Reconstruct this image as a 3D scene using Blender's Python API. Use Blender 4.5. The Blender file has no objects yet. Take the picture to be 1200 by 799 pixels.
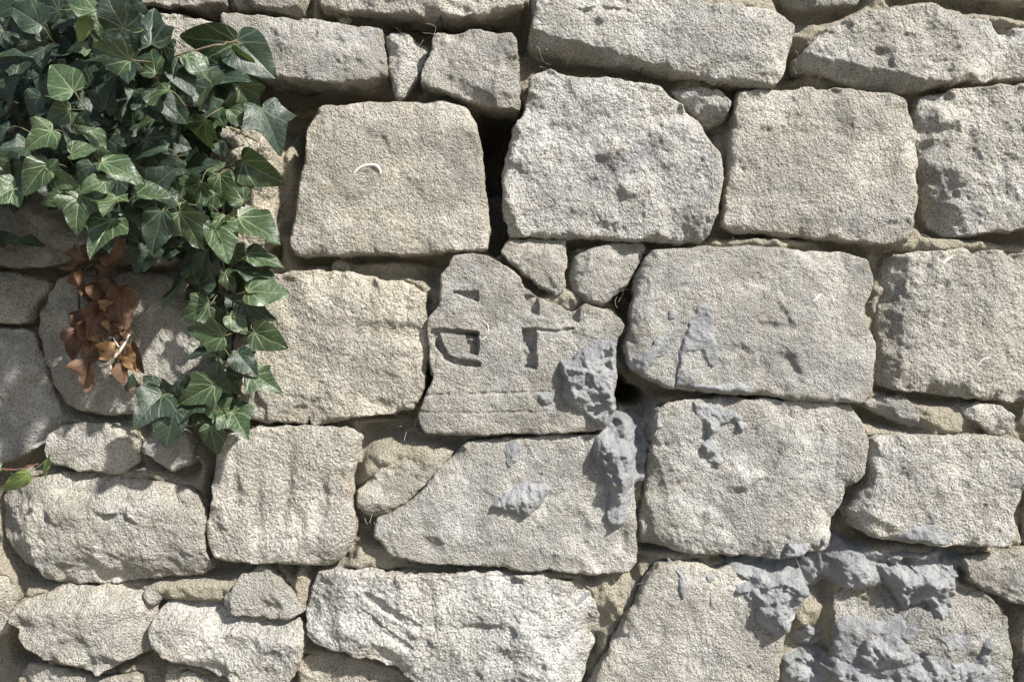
import bpy, math, random
import numpy as np
from mathutils import Vector, Matrix

# ------------------------------------------------------------------ camera, sky, sun
P = 0.0012            # metres on the wall face for one photograph pixel
D = 1.15              # camera distance from the wall face
ZC = 1.35             # camera height
sc = bpy.context.scene
cam = bpy.data.cameras.new("camera"); cam_o = bpy.data.objects.new("camera", cam)
sc.collection.objects.link(cam_o); sc.camera = cam_o
cam_o.location = (0, -D, ZC); cam_o.rotation_euler = (math.radians(90), 0, 0)
cam.sensor_width = 36; cam.lens = 36 * D / (1200 * P); cam.clip_start = 0.02; cam.clip_end = 500

SUN = Vector((0.56, -0.50, 0.66)).normalized()
elev = math.asin(SUN.z); az = math.atan2(SUN.x, SUN.y)
w = bpy.data.worlds.new("World"); sc.world = w; w.use_nodes = True
nt = w.node_tree
sky = nt.nodes.new('ShaderNodeTexSky'); sky.sky_type = 'NISHITA'; sky.sun_disc = False
sky.sun_elevation = elev; sky.sun_rotation = az; sky.air_density = 1.0; sky.dust_density = 1.5
bg = nt.nodes['Background']; bg.inputs['Strength'].default_value = 0.075
nt.links.new(sky.outputs[0], bg.inputs[0])
sun = bpy.data.lights.new("sun", 'SUN'); sun.energy = 4.9; sun.angle = math.radians(2.2); sun.color = (1, 0.962, 0.90)
sun_o = bpy.data.objects.new("sun", sun); sc.collection.objects.link(sun_o)
sun_o.rotation_euler = SUN.to_track_quat('Z', 'Y').to_euler(); sun_o.location = (3, -4, 5)
sc.view_settings.view_transform = 'Standard'; sc.view_settings.look = 'None'
sc.view_settings.gamma = 1; sc.view_settings.exposure = 0.98; sc.view_settings.use_curve_mapping = False

rng = np.random.default_rng(7); random.seed(7)
C = sc.collection

# ------------------------------------------------------------------ noise
def _h(ix, iy, iz, seed):
    h = (ix * 374761393 + iy * 668265263 + iz * 2147483647 + seed * 1274126177) & 0xFFFFFFFF
    h = ((h ^ (h >> 13)) * 1274126177) & 0xFFFFFFFF
    h = ((h ^ (h >> 16)) * 2246822519) & 0xFFFFFFFF
    return (h ^ (h >> 15)) & 0xFFFFFFFF
_G = np.array([(1,1,0),(-1,1,0),(1,-1,0),(-1,-1,0),(1,0,1),(-1,0,1),(1,0,-1),(-1,0,-1),(0,1,1),(0,-1,1),(0,1,-1),(0,-1,-1)], float)
def noise(x, y, z, seed=0):
    x, y, z = np.broadcast_arrays(np.asarray(x, float), np.asarray(y, float), np.asarray(z, float))
    i, j, k = np.floor(x).astype(np.int64), np.floor(y).astype(np.int64), np.floor(z).astype(np.int64)
    fx, fy, fz = x - i, y - j, z - k
    ux, uy, uz = (t * t * t * (t * (t * 6 - 15) + 10) for t in (fx, fy, fz))
    out = 0
    for a in (0, 1):
        for b in (0, 1):
            for c in (0, 1):
                g = _G[_h(i + a, j + b, k + c, seed) % 12]
                d = g[..., 0] * (fx - a) + g[..., 1] * (fy - b) + g[..., 2] * (fz - c)
                out = out + d * (ux if a else 1 - ux) * (uy if b else 1 - uy) * (uz if c else 1 - uz)
    return out
def n2(u, v, wl, seed):
    a = seed * 1.37; c, q = math.cos(a), math.sin(a)
    return noise((u * c - v * q) / wl, (u * q + v * c) / wl, 0.37 + 0.35 * (u * q + v * c) / wl, seed)
def fbm(u, v, wl, seed, octv=3, gain=0.5):
    s = 0; a = 1
    for o in range(octv): s = s + a * n2(u, v, wl, seed + o * 17); wl *= 0.5; a *= gain
    return s
def ridged(u, v, wl, seed): return 1 - 2 * np.abs(n2(u, v, wl, seed))
def sstep(a, b, x):
    t = np.clip((x - a) / (b - a), 0, 1); return t * t * (3 - 2 * t)

# ------------------------------------------------------------------ mesh helpers
def mesh_from(name, verts, faces4=None, faces3=None, smooth=True, mats=(), fmat=None):
    me = bpy.data.meshes.new(name)
    verts = np.asarray(verts, np.float32)
    f4 = np.zeros((0, 4), np.int32) if faces4 is None else np.asarray(faces4, np.int32).reshape(-1, 4)
    f3 = np.zeros((0, 3), np.int32) if faces3 is None else np.asarray(faces3, np.int32).reshape(-1, 3)
    me.vertices.add(len(verts)); me.vertices.foreach_set('co', verts.ravel())
    loops = np.concatenate([f4.ravel(), f3.ravel()])
    me.loops.add(len(loops)); me.loops.foreach_set('vertex_index', loops)
    starts = np.concatenate([np.arange(len(f4)) * 4, len(f4) * 4 + np.arange(len(f3)) * 3]).astype(np.int32)
    me.polygons.add(len(starts)); me.polygons.foreach_set('loop_start', starts)
    me.polygons.foreach_set('use_smooth', np.full(len(starts), smooth))
    for m in mats: me.materials.append(m)
    if fmat is not None: me.polygons.foreach_set('material_index', np.asarray(fmat, np.int32))
    me.update(calc_edges=True); me.validate()
    return me
def link(name, me, parent=None, **props):
    o = bpy.data.objects.new(name, me); C.objects.link(o); o.parent = parent
    for k, v in props.items(): o[k] = v
    return o
def tube(pts, rads, n=7):
    """closed tapered tube along pts -> verts, quads"""
    pts = [Vector(p) for p in pts]; vs = []; fs = []
    up = Vector((0.3, -1, 0.2)).normalized()
    for i, p in enumerate(pts):
        t = (pts[min(i + 1, len(pts) - 1)] - pts[max(i - 1, 0)]).normalized()
        a = t.cross(up); a = a.normalized() if a.length > 1e-4 else Vector((1, 0, 0)); b = t.cross(a).normalized()
        for q in range(n):
            th = 2 * math.pi * q / n
            vs.append(p + (a * math.cos(th) + b * math.sin(th)) * rads[i])
    for i in range(len(pts) - 1):
        for q in range(n):
            fs.append((i * n + q, i * n + (q + 1) % n, (i + 1) * n + (q + 1) % n, (i + 1) * n + q))
    tri = []
    for base, p in ((0, pts[0]), ((len(pts) - 1) * n, pts[-1])):
        vs.append(p); c = len(vs) - 1
        for q in range(n): tri.append((base + q, base + (q + 1) % n, c))
    return [tuple(v) for v in vs], fs, tri
def smooth_path(pts, rads, sub=4):
    out = []; ro = []
    P_ = [Vector(p) for p in pts]
    for i in range(len(P_) - 1):
        p0, p1, p2, p3 = P_[max(i - 1, 0)], P_[i], P_[i + 1], P_[min(i + 2, len(P_) - 1)]
        for s in range(sub):
            t = s / sub
            out.append(0.5 * ((2 * p1) + (p2 - p0) * t + (2 * p0 - 5 * p1 + 4 * p2 - p3) * t * t + (3 * p1 - p0 - 3 * p2 + p3) * t ** 3))
            ro.append(rads[i] * (1 - t) + rads[i + 1] * t)
    out.append(P_[-1]); ro.append(rads[-1])
    return out, ro

# ------------------------------------------------------------------ materials
def new_mat(name):
    m = bpy.data.materials.new(name); m.use_nodes = True
    n = m.node_tree; return m, n, n.nodes['Principled BSDF']
class NB:
    def __init__(s, nt): s.nt = nt
    def node(s, t, **kw):
        n = s.nt.nodes.new(t)
        for k, v in kw.items(): setattr(n, k, v)
        return n
    def put(s, sock, v):
        if hasattr(v, 'is_linked'): s.nt.links.new(v, sock)
        else: sock.default_value = v
    def math(s, op, a, b=0.0, clamp=False):
        n = s.node('ShaderNodeMath', operation=op, use_clamp=clamp); s.put(n.inputs[0], a); s.put(n.inputs[1], b); return n.outputs[0]
    def noise(s, vec, scale, detail=4, rough=0.55, w=None):
        n = s.node('ShaderNodeTexNoise'); n.inputs['Scale'].default_value = scale; n.inputs['Detail'].default_value = detail
        n.inputs['Roughness'].default_value = rough; s.nt.links.new(vec, n.inputs['Vector']); return n.outputs['Fac']
    def voro(s, vec, scale, feature='F1'):
        n = s.node('ShaderNodeTexVoronoi', feature=feature); n.inputs['Scale'].default_value = scale; s.nt.links.new(vec, n.inputs['Vector']); return n.outputs['Distance']
    def ramp(s, fac, a, b):
        n = s.node('ShaderNodeMapRange', interpolation_type='SMOOTHSTEP'); s.put(n.inputs[0], fac); n.inputs[1].default_value = a; n.inputs[2].default_value = b; return n.outputs[0]
    def mix(s, fac, a, b, mode='MIX'):
        n = s.node('ShaderNodeMix', data_type='RGBA', blend_type=mode); s.put(n.inputs[0], fac)
        for sock, v in ((n.inputs[6], a), (n.inputs[7], b)):
            if hasattr(v, 'is_linked'): s.nt.links.new(v, sock)
            else: sock.default_value = (*v, 1)
        return n.outputs[2]
    def bump(s, h, strength, dist, nrm=None):
        n = s.node('ShaderNodeBump'); n.inputs['Strength'].default_value = strength; n.inputs['Distance'].default_value = dist
        s.nt.links.new(h, n.inputs['Height'])
        if nrm is not None: s.nt.links.new(nrm, n.inputs['Normal'])
        return n.outputs[0]

def stone_material():
    m, n, b = new_mat('limestone'); B = NB(n)
    pos = B.node('ShaderNodeNewGeometry').outputs['Position']
    oi = B.node('ShaderNodeObjectInfo')
    off = B.node('ShaderNodeVectorMath', operation='ADD'); n.links.new(pos, off.inputs[0])
    cx = B.node('ShaderNodeCombineXYZ'); n.links.new(B.math('MULTIPLY', oi.outputs['Random'], 37.0), cx.inputs[0]); n.links.new(cx.outputs[0], off.inputs[1])
    sc_ = B.node('ShaderNodeVectorMath', operation='SCALE'); n.links.new(off.outputs[0], sc_.inputs[0])
    n.links.new(B.math('ADD', B.math('MULTIPLY', B.math('FRACT', B.math('MULTIPLY', oi.outputs['Random'], 7.31)), 0.65), 0.72), sc_.inputs[3])
    v = sc_.outputs[0]
    big = B.noise(v, 7, 4, 0.6); mid = B.noise(v, 38, 5, 0.65); fine = B.noise(v, 420, 3, 0.7); grain = B.voro(v, 300)
    speck = B.noise(v, 900, 2, 0.6)
    col = B.mix(B.ramp(big, 0.38, 0.62), (0.440, 0.422, 0.378), (0.380, 0.377, 0.367))
    col = B.mix(B.ramp(mid, 0.38, 0.72), col, (0.490, 0.474, 0.438))
    col = B.mix(B.math('MULTIPLY', B.ramp(B.noise(v, 15, 7, 0.7), 0.52, 0.66), 0.55), col, (0.545, 0.533, 0.505))
    col = B.mix(B.math('MULTIPLY', B.ramp(B.noise(v, 23, 7, 0.75), 0.47, 0.32), 0.6), col, (0.300, 0.272, 0.225))
    stain = B.math('MULTIPLY', B.ramp(B.noise(v, 11, 7, 0.72), 0.54, 0.70), 0.7)
    col = B.mix(stain, col, (0.215, 0.215, 0.215))
    at_ = B.node('ShaderNodeAttribute'); at_.attribute_name = 'stain'
    col = B.mix(B.math('MULTIPLY', at_.outputs['Fac'], B.math('MULTIPLY', B.ramp(B.noise(v, 42, 6, 0.72), 0.32, 0.56), 0.95)), col, (0.165, 0.168, 0.178))
    och = B.math('MULTIPLY', B.ramp(B.noise(v, 19, 6, 0.72), 0.55, 0.76), 0.5)
    col = B.mix(och, col, (0.40, 0.345, 0.245))
    ae = B.node('ShaderNodeAttribute'); ae.attribute_name = 'edge'
    col = B.mix(B.math('MULTIPLY', ae.outputs['Fac'], B.math('MULTIPLY', B.ramp(B.noise(v, 24, 5, 0.7), 0.36, 0.62), 0.65)), col, (0.455, 0.40, 0.295))
    # fine pores are coloured darker than the raised grains
    col = B.mix(B.math('MULTIPLY', B.ramp(fine, 0.53, 0.37), 0.82), col, (0.155, 0.140, 0.115))
    col = B.mix(B.math('MULTIPLY', B.ramp(speck, 0.54, 0.66), 0.6), col, (0.64, 0.62, 0.57))
    tint = B.mix(1.0, col, oi.outputs['Color'], 'MULTIPLY')
    n.links.new(tint, b.inputs['Base Color']); b.inputs['Roughness'].default_value = 0.93; b.inputs['Specular IOR Level'].default_value = 0.2
    h = B.math('ADD', B.math('MULTIPLY', B.noise(v, 190, 4, 0.7), 1.1), B.math('ADD', B.math('MULTIPLY', fine, 1.5), B.math('MULTIPLY', grain, 0.6)))
    h = B.math('MULTIPLY', h, B.math('ADD', B.math('MULTIPLY', B.ramp(B.noise(v, 12, 5, 0.65), 0.36, 0.62), 0.85), 0.5))
    n.links.new(B.bump(h, 1.0, 0.0046), b.inputs['Normal'])
    return m
def mortar_material():
    m, n, b = new_mat('lime_mortar'); B = NB(n)
    v = B.node('ShaderNodeNewGeometry').outputs['Position']
    col = B.mix(B.ramp(B.noise(v, 11, 5, 0.65), 0.35, 0.7), (0.440, 0.398, 0.308), (0.395, 0.365, 0.300))
    fine = B.noise(v, 330, 4, 0.7)
    col = B.mix(B.math('MULTIPLY', B.ramp(fine, 0.5, 0.34), 0.6), col, (0.17, 0.14, 0.10))
    col = B.mix(B.math('MULTIPLY', B.ramp(B.noise(v, 60, 4, 0.7), 0.6, 0.72), 0.4), col, (0.46, 0.42, 0.34))
    n.links.new(col, b.inputs['Base Color']); b.inputs['Roughness'].default_value = 0.95; b.inputs['Specular IOR Level'].default_value = 0.15
    h = B.math('ADD', B.math('MULTIPLY', B.noise(v, 150, 5, 0.7), 1.6), B.math('ADD', B.math('MULTIPLY', fine, 1.5), B.math('MULTIPLY', B.voro(v, 260), 0.7)))
    n.links.new(B.bump(h, 1.0, 0.005), b.inputs['Normal'])
    return m
def clay_material():
    m, n, b = new_mat('grey_clay_mortar'); B = NB(n)
    v = B.node('ShaderNodeNewGeometry').outputs['Position']
    col = B.mix(B.ramp(B.noise(v, 28, 5, 0.6), 0.35, 0.68), (0.255, 0.261, 0.270), (0.395, 0.400, 0.406))
    col = B.mix(B.math('MULTIPLY', B.ramp(B.noise(v, 210, 4, 0.7), 0.5, 0.34), 0.45), col, (0.22, 0.224, 0.234))
    col = B.mix(B.math('MULTIPLY', B.ramp(B.noise(v, 44, 4, 0.7), 0.60, 0.75), 0.35), col, (0.38, 0.355, 0.30))
    n.links.new(col, b.inputs['Base Color']); b.inputs['Roughness'].default_value = 0.75; b.inputs['Specular IOR Level'].default_value = 0.3
    h = B.math('ADD', B.math('MULTIPLY', B.noise(v, 95, 4, 0.55), 1.4), B.math('MULTIPLY', B.noise(v, 300, 4, 0.7), 1.7))
    n.links.new(B.bump(h, 1.0, 0.0042), b.inputs['Normal'])
    return m
def plain(name, col, rough=0.7, var=0.35, scale=60, bump=0.001, spec=0.3):
    m, n, b = new_mat(name); B = NB(n)
    v = B.node('ShaderNodeNewGeometry').outputs['Position']; f = B.noise(v, scale, 5, 0.65)
    n.links.new(B.mix(B.ramp(f, 0.3, 0.7), tuple(c * (1 - var) for c in col), tuple(c * (1 + var) for c in col)), b.inputs['Base Color'])
    b.inputs['Roughness'].default_value = rough; b.inputs['Specular IOR Level'].default_value = spec
    if bump: n.links.new(B.bump(B.noise(v, scale * 4, 4, 0.6), 0.8, bump), b.inputs['Normal'])
    return m
def leaf_material(name, dark, light, vein, vein_amt, rough, brown=False):
    m, n, b = new_mat(name); B = NB(n)
    oi = B.node('ShaderNodeObjectInfo'); uv = B.node('ShaderNodeUVMap'); uv.uv_map = 'leaf_uv'
    sep = B.node('ShaderNodeSeparateXYZ'); n.links.new(uv.outputs[0], sep.inputs[0])
    wn = B.node('ShaderNodeTexNoise', noise_dimensions='3D'); wn.inputs['Scale'].default_value = 3.2; wn.inputs['Detail'].default_value = 1
    wo = B.node('ShaderNodeVectorMath', operation='ADD'); n.links.new(uv.outputs[0], wo.inputs[0])
    wc = B.node('ShaderNodeCombineXYZ'); n.links.new(B.math('MULTIPLY', oi.outputs['Random'], 53.0), wc.inputs[2]); n.links.new(wc.outputs[0], wo.inputs[1]); n.links.new(wo.outputs[0], wn.inputs['Vector'])
    ws = B.node('ShaderNodeSeparateXYZ'); n.links.new(wn.outputs['Color'], ws.inputs[0])
    X = B.math('ADD', sep.outputs[0], B.math('MULTIPLY', B.math('SUBTRACT', ws.outputs[0], 0.5), 0.10))
    Y = B.math('ADD', sep.outputs[1], B.math('MULTIPLY', B.math('SUBTRACT', ws.outputs[1], 0.5), 0.10)); AX = B.math('ABSOLUTE', X)
    dmin = None
    for ang in (0, 36, 72, 112):
        s_, c_ = math.sin(math.radians(ang)), math.cos(math.radians(ang))
        perp = B.math('ABSOLUTE', B.math('SUBTRACT', B.math('MULTIPLY', AX, c_), B.math('MULTIPLY', Y, s_)))
        along = B.math('ADD', B.math('MULTIPLY', AX, s_), B.math('MULTIPLY', Y, c_))
        wdt = B.math('MULTIPLY', B.math('ADD', perp, B.math('MULTIPLY', along, 0.012)), 1.0)
        behind = B.math('MULTIPLY', B.math('LESS_THAN', along, 0.0), 1.0)
        d = B.math('ADD', wdt, behind)
        dmin = d if dmin is None else B.math('MINIMUM', dmin, d)
    main = B.ramp(dmin, 0.030, 0.010)
    # side veins branching off the midrib
    t = B.math('FRACT', B.math('MULTIPLY', B.math('SUBTRACT', Y, B.math('MULTIPLY', AX, 0.85)), 6.5))
    side = B.math('MULTIPLY', B.ramp(B.math('ABSOLUTE', B.math('SUBTRACT', t, 0.5)), 0.10, 0.02), 0.45)
    vec = B.node('ShaderNodeVectorMath', operation='ADD'); n.links.new(uv.outputs[0], vec.inputs[0])
    cx = B.node('ShaderNodeCombineXYZ'); n.links.new(B.math('MULTIPLY', oi.outputs['Random'], 91.0), cx.inputs[2]); n.links.new(cx.outputs[0], vec.inputs[1])
    net = B.math('MULTIPLY', B.ramp(B.voro(vec.outputs[0], 11, 'DISTANCE_TO_EDGE'), 0.07, 0.0), 0.22)
    vm = B.math('MULTIPLY', B.math('MAXIMUM', main, B.math('MAXIMUM', side, net)), vein_amt)
    blotch = B.noise(vec.outputs[0], 3.0, 4, 0.6)
    base = B.mix(B.ramp(blotch, 0.3, 0.7), dark, light)
    base = B.mix(B.math('MULTIPLY', B.ramp(oi.outputs['Random'], 0.45, 1.0), 0.5), base, tuple(c * 1.5 for c in light))
    if brown: base = B.mix(B.ramp(B.noise(vec.outputs[0], 6, 5, 0.7), 0.55, 0.75), base, (0.10, 0.045, 0.025))
    col = B.mix(vm, base, vein)
    geo = B.node('ShaderNodeNewGeometry')
    col = B.mix(geo.outputs['Backfacing'], col, B.mix(0.55, col, (0.16, 0.20, 0.085) if not brown else (0.20, 0.125, 0.075)))
    n.links.new(col, b.inputs['Base Color']); b.inputs['Roughness'].default_value = rough; b.inputs['Specular IOR Level'].default_value = 0.45
    h = B.math('SUBTRACT', B.noise(vec.outputs[0], 9, 3, 0.5), B.math('MULTIPLY', vm, 0.5))
    n.links.new(B.bump(h, 0.5, 0.002), b.inputs['Normal'])
    tr = B.node('ShaderNodeBsdfTranslucent'); n.links.new(B.mix(0.5, col, (0.10, 0.16, 0.02) if not brown else (0.13, 0.06, 0.025)), tr.inputs[0])
    mx = B.node('ShaderNodeMixShader'); mx.inputs[0].default_value = 0.16
    out = n.nodes['Material Output']
    n.links.new(b.outputs[0], mx.inputs[1]); n.links.new(tr.outputs[0], mx.inputs[2]); n.links.new(mx.outputs[0], out.inputs[0])
    return m
M_STONE = stone_material(); M_MORTAR = mortar_material(); M_CLAY = clay_material()
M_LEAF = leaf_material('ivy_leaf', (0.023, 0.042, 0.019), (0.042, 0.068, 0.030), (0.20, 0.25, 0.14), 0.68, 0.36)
M_LEAFD = leaf_material('ivy_leaf_dark_shaded', (0.015, 0.026, 0.017), (0.024, 0.040, 0.025), (0.10, 0.135, 0.09), 0.6, 0.44)  # deep green for dark leaves, with the ivy's shade put into the colour
M_LEAFY = leaf_material('ivy_leaf_young', (0.085, 0.130, 0.035), (0.13, 0.18, 0.05), (0.22, 0.28, 0.10), 0.6, 0.45)
M_DEAD = leaf_material('dried_leaf', (0.070, 0.039, 0.025), (0.140, 0.080, 0.048), (0.07, 0.035, 0.022), 0.6, 0.62, True)
M_TAN = leaf_material('dried_leaf_tan', (0.25, 0.14, 0.066), (0.36, 0.22, 0.11), (0.25, 0.14, 0.07), 0.4, 0.55, True)
M_STEM = plain('ivy_bark', (0.20, 0.155, 0.11), 0.85, 0.4, 140, 0.0015)
M_PET = plain('ivy_petiole', (0.125, 0.110, 0.055), 0.55, 0.3, 60, 0.0)
M_PALE = plain('bleached_twig', (0.46, 0.42, 0.35), 0.8, 0.25, 120, 0.001)
M_BLACK = plain('dead_stem', (0.035, 0.03, 0.028), 0.8, 0.3, 120, 0.001)
M_WHITE = plain('white_shell', (0.58, 0.565, 0.53), 0.6, 0.2, 90, 0.0006, 0.5)
M_CORE = plain('rubble_core', (0.12, 0.105, 0.085), 0.95, 0.4, 40, 0.004)

# ------------------------------------------------------------------ ground
def ground_material():
    m, n, b = new_mat('pale_gravel'); B = NB(n)
    v = B.node('ShaderNodeNewGeometry').outputs['Position']
    col = B.mix(B.ramp(B.noise(v, 1.3, 6, 0.65), 0.38, 0.62), (0.30, 0.27, 0.215), (0.23, 0.205, 0.16))
    col = B.mix(B.ramp(B.noise(v, 45, 5, 0.7), 0.5, 0.7), col, (0.36, 0.33, 0.28))
    n.links.new(col, b.inputs['Base Color']); b.inputs['Roughness'].default_value = 0.95
    n.links.new(B.bump(B.noise(v, 30, 6, 0.7), 1, 0.03), b.inputs['Normal'])
    return m
link('ground', mesh_from('ground', [(-150, -150, 0), (150, -150, 0), (150, 150, 0), (-150, 150, 0)], [(0, 1, 2, 3)], mats=[ground_material()]), kind='structure')

# ------------------------------------------------------------------ the wall
wall = link('stone_wall', None, label='rough old wall of pale limestone blocks set in sandy mortar', category='wall')
wall.location = (0, 0.1, 0)
WOFF = np.array([0, 0.1, 0])

def chaikin(p, it=1):
    for _ in range(it):
        q = np.roll(p, -1, 0); p = np.stack([0.93 * p + 0.07 * q, 0.07 * p + 0.93 * q], 1).reshape(-1, 2)
    return p
def resample(p, step):
    q = np.vstack([p, p[:1]]); d = np.r_[0, np.cumsum(np.hypot(*np.diff(q, axis=0).T))]
    n = max(12, int(d[-1] / step)); t = np.linspace(0, d[-1], n, endpoint=False)
    return np.stack([np.interp(t, d, q[:, 0]), np.interp(t, d, q[:, 1])], 1)
def sdf(u, v, poly):
    """signed distance (inside +) and nearest boundary point"""
    a = poly; b = np.roll(poly, -1, 0); ab = b - a; L2 = (ab ** 2).sum(1) + 1e-18
    best = np.full(u.shape, 1e9); bu = np.zeros_like(u); bv = np.zeros_like(v); ins = np.zeros(u.shape, bool)
    for i in range(len(a)):
        t = np.clip(((u - a[i, 0]) * ab[i, 0] + (v - a[i, 1]) * ab[i, 1]) / L2[i], 0, 1)
        qx = a[i, 0] + t * ab[i, 0]; qy = a[i, 1] + t * ab[i, 1]
        d = (u - qx) ** 2 + (v - qy) ** 2
        m = d < best; best = np.where(m, d, best); bu = np.where(m, qx, bu); bv = np.where(m, qy, bv)
        c = ((a[i, 1] > v) != (b[i, 1] > v)); den = b[i, 1] - a[i, 1]
        if abs(den) > 1e-15: ins ^= c & (u < (b[i, 0] - a[i, 0]) * (v - a[i, 1]) / den + a[i, 0])
    d = np.sqrt(best); return np.where(ins, d, -d), bu, bv

class Stone:
    """front face y(u,v) in metres over an outline given in photograph pixels (u = px*P, v = py*P)"""
    cnt = 0
    def __init__(s, out, y=0, tilt=(0, 0), r=9, rough=2.0, facet=0, grain=1.0, feats=(), tint=1.0, warm=0.0, back=95, seed=None, step=1.5, pillow=3.0, taper=0.05):
        Stone.cnt += 1
        s.seed = Stone.cnt * 31 if seed is None else seed
        s.rs = np.random.default_rng(s.seed)
        s.y = y / 1000; s.k = (D + s.y) / D; s.tilt = tilt; s.r = r / 1000; s.rough = rough / 1000; s.grain = grain / 1000
        s.feats = feats; s.back = back / 1000; s.step = step / 1000; s.pillow = pillow / 1000; s.tint = tint; s.warm = warm; s.taper = taper
        p = resample(chaikin(np.array(out, float) * P), 0.0024)
        # ragged outline
        dx = np.roll(p, -1, 0) - np.roll(p, 1, 0); nn = np.stack([dx[:, 1], -dx[:, 0]], 1); nn /= np.linalg.norm(nn, axis=1)[:, None] + 1e-12
        amp = 0.0018 + min(s.rough, 0.005) * 0.3
        p = p + nn * (0.0012 + fbm(p[:, 0], p[:, 1], 0.026, s.seed, 4, 0.52) * amp * 1.15)[:, None]
        s.poly = p; s.c = p.mean(0); s.ext = np.ptp(p, axis=0)
        s.bb = (p[:, 0].min(), p[:, 0].max(), p[:, 1].min(), p[:, 1].max())
        s.planes = []
        K = int(np.clip(np.prod(s.ext) / 0.0011, 4, 60)); a_ = s.rs.uniform(0, 2 * math.pi, K)
        s.cell = np.stack([s.rs.uniform(s.bb[0], s.bb[1], K), s.rs.uniform(s.bb[2], s.bb[3], K)], 1)
        s.cgrad = np.stack([np.cos(a_), np.sin(a_)], 1) * (s.rs.uniform(0.2, 1.0, K) * s.rough * 42)[:, None]; s.ch = s.rs.normal(0, 0.35, K) * s.rough
        for _ in range(int(facet)):
            th = s.rs.uniform(0, 2 * math.pi); d = np.array([math.cos(th), math.sin(th)])
            reach = 0.5 * np.abs(d * s.ext).sum() * s.rs.uniform(0.15, 0.75)
            s.planes.append((d, reach, s.rs.uniform(0.15, 0.6)))
    def height(s, u, v, dist=None):
        if dist is None: dist = sdf(u, v, s.poly)[0]
        y = np.full(u.shape, s.y)
        y = y + (s.tilt[0] * (u - s.c[0]) + s.tilt[1] * (v - s.c[1])) / (100 * P) / 1000
        wu = u + 0.006 * n2(u, v, 0.03, s.seed + 5); wv = v + 0.006 * n2(u, v, 0.03, s.seed + 6)
        for d, reach, sl in s.planes:
            t_ = sl * np.maximum(0, (wu - s.c[0]) * d[0] + (wv - s.c[1]) * d[1] - reach); y = y + 0.013 * np.tanh(t_ / 0.013)
        # broad undulation, broken ridges, pits
        y = y + s.rough * 1.2 * n2(u, v, 0.085, s.seed + 1) + s.rough * 0.55 * fbm(wu, wv, 0.036, s.seed + 2, 3, 0.6)
        sx = u + 0.010 * n2(u, v, 0.022, s.seed + 17) + 0.0012 * n2(u, v, 0.008, s.seed + 19); sy = v + 0.010 * n2(u, v, 0.022, s.seed + 18) + 0.0012 * n2(u, v, 0.008, s.seed + 20)
        num = 0; den = 1e-30
        for (cx, cy), (ga, gb), hh in zip(s.cell, s.cgrad, s.ch):
            wgt = np.exp(-np.minimum(((sx - cx) ** 2 + (sy - cy) ** 2) / 0.00026, 60))
            num = num + wgt * (np.clip(ga * (u - cx) + gb * (v - cy), -0.006, 0.006) + hh); den = den + wgt
        y = y + num / den
        g = s.grain
        y = y + g * (0.9 * n2(u, v, 0.0125, s.seed + 8) + 0.7 * n2(u, v, 0.0071, s.seed + 9) + 0.95 * n2(u, v, 0.0044, s.seed + 10))
        pit = n2(u, v, 0.012, s.seed + 11)
        y = y + g * 1.6 * np.maximum(0, pit - 0.32) * 2
        for f in s.feats:
            if f[0] == 'stain': continue
            y = y + s.feature(f, u / P, v / P)
        d = np.maximum(dist, 0)
        R = 0.045; y = y + s.pillow * (1 - np.minimum(1, d / R)) ** 2
        d_e = 1 - np.minimum(1, d / 0.026)
        ch = min(1.0, s.rough / 0.0042)
        y = y + ch * 0.030 * np.maximum(0, n2(wu, wv, 0.042, s.seed + 14) - 0.10) * d_e + ch * 0.006 * np.maximum(0, n2(wu, wv, 0.017, s.seed + 15) - 0.15) * d_e
        rr = s.r * 0.85 * (0.8 + 1.5 * n2(u, v, 0.04, s.seed + 12)); rr = np.maximum(rr, 0.002)
        q = np.minimum(1, d / rr); y = y + rr * (1 - np.sqrt(np.maximum(0, 1 - (1 - q) ** 2)))
        return y
    def feature(s, f, x, y):
        k = f[0]
        wx = x + 1.6 * n2(x, y, 12, s.seed + 21); wy = y + 1.6 * n2(x, y, 12, s.seed + 22)
        if k == 'dent':
            _, cx, cy, rx, ry, ang, dep = f; a = math.radians(ang)
            wx, wy = x + 3 * n2(x, y, 14, s.seed + 23), y + 3 * n2(x, y, 14, s.seed + 24)
            px, py = (wx - cx) * math.cos(a) + (wy - cy) * math.sin(a), -(wx - cx) * math.sin(a) + (wy - cy) * math.cos(a)
            return dep / 1000 * np.exp(-((px / rx) ** 2 + (py / ry) ** 2) ** 1.4)
        if k == 'box':
            _, x0, y0, x1, y1, dep, soft = f
            wx = x + 1.3 * n2(x, y, 6, s.seed + 25) + 1.2 * n2(x, y, 14, s.seed + 45); wy = y + 1.3 * n2(x, y, 6, s.seed + 26) + 1.2 * n2(x, y, 14, s.seed + 46)
            d = np.minimum(np.minimum(wx - x0, x1 - wx), np.minimum(wy - y0, y1 - wy))
            return dep / 1000 * (1 + .5 * n2(x, y, 12, s.seed + 47)) * sstep(-soft / 2, soft / 2, d)
        if k == 'tri':      # flat-topped wedge cut, deepest along the top right
            _, x0, y0, x1, y1, dep = f
            t = np.clip((wx - x0) / (x1 - x0), 0, 1)
            ins = sstep(-1, 1, wx - x0) * sstep(-1, 1, x1 - wx) * sstep(-1, 1, wy - y0) * sstep(-1.5, 1.5, y0 + 2 + (y1 - y0) * t - wy)
            return dep / 1000 * ins
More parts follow.
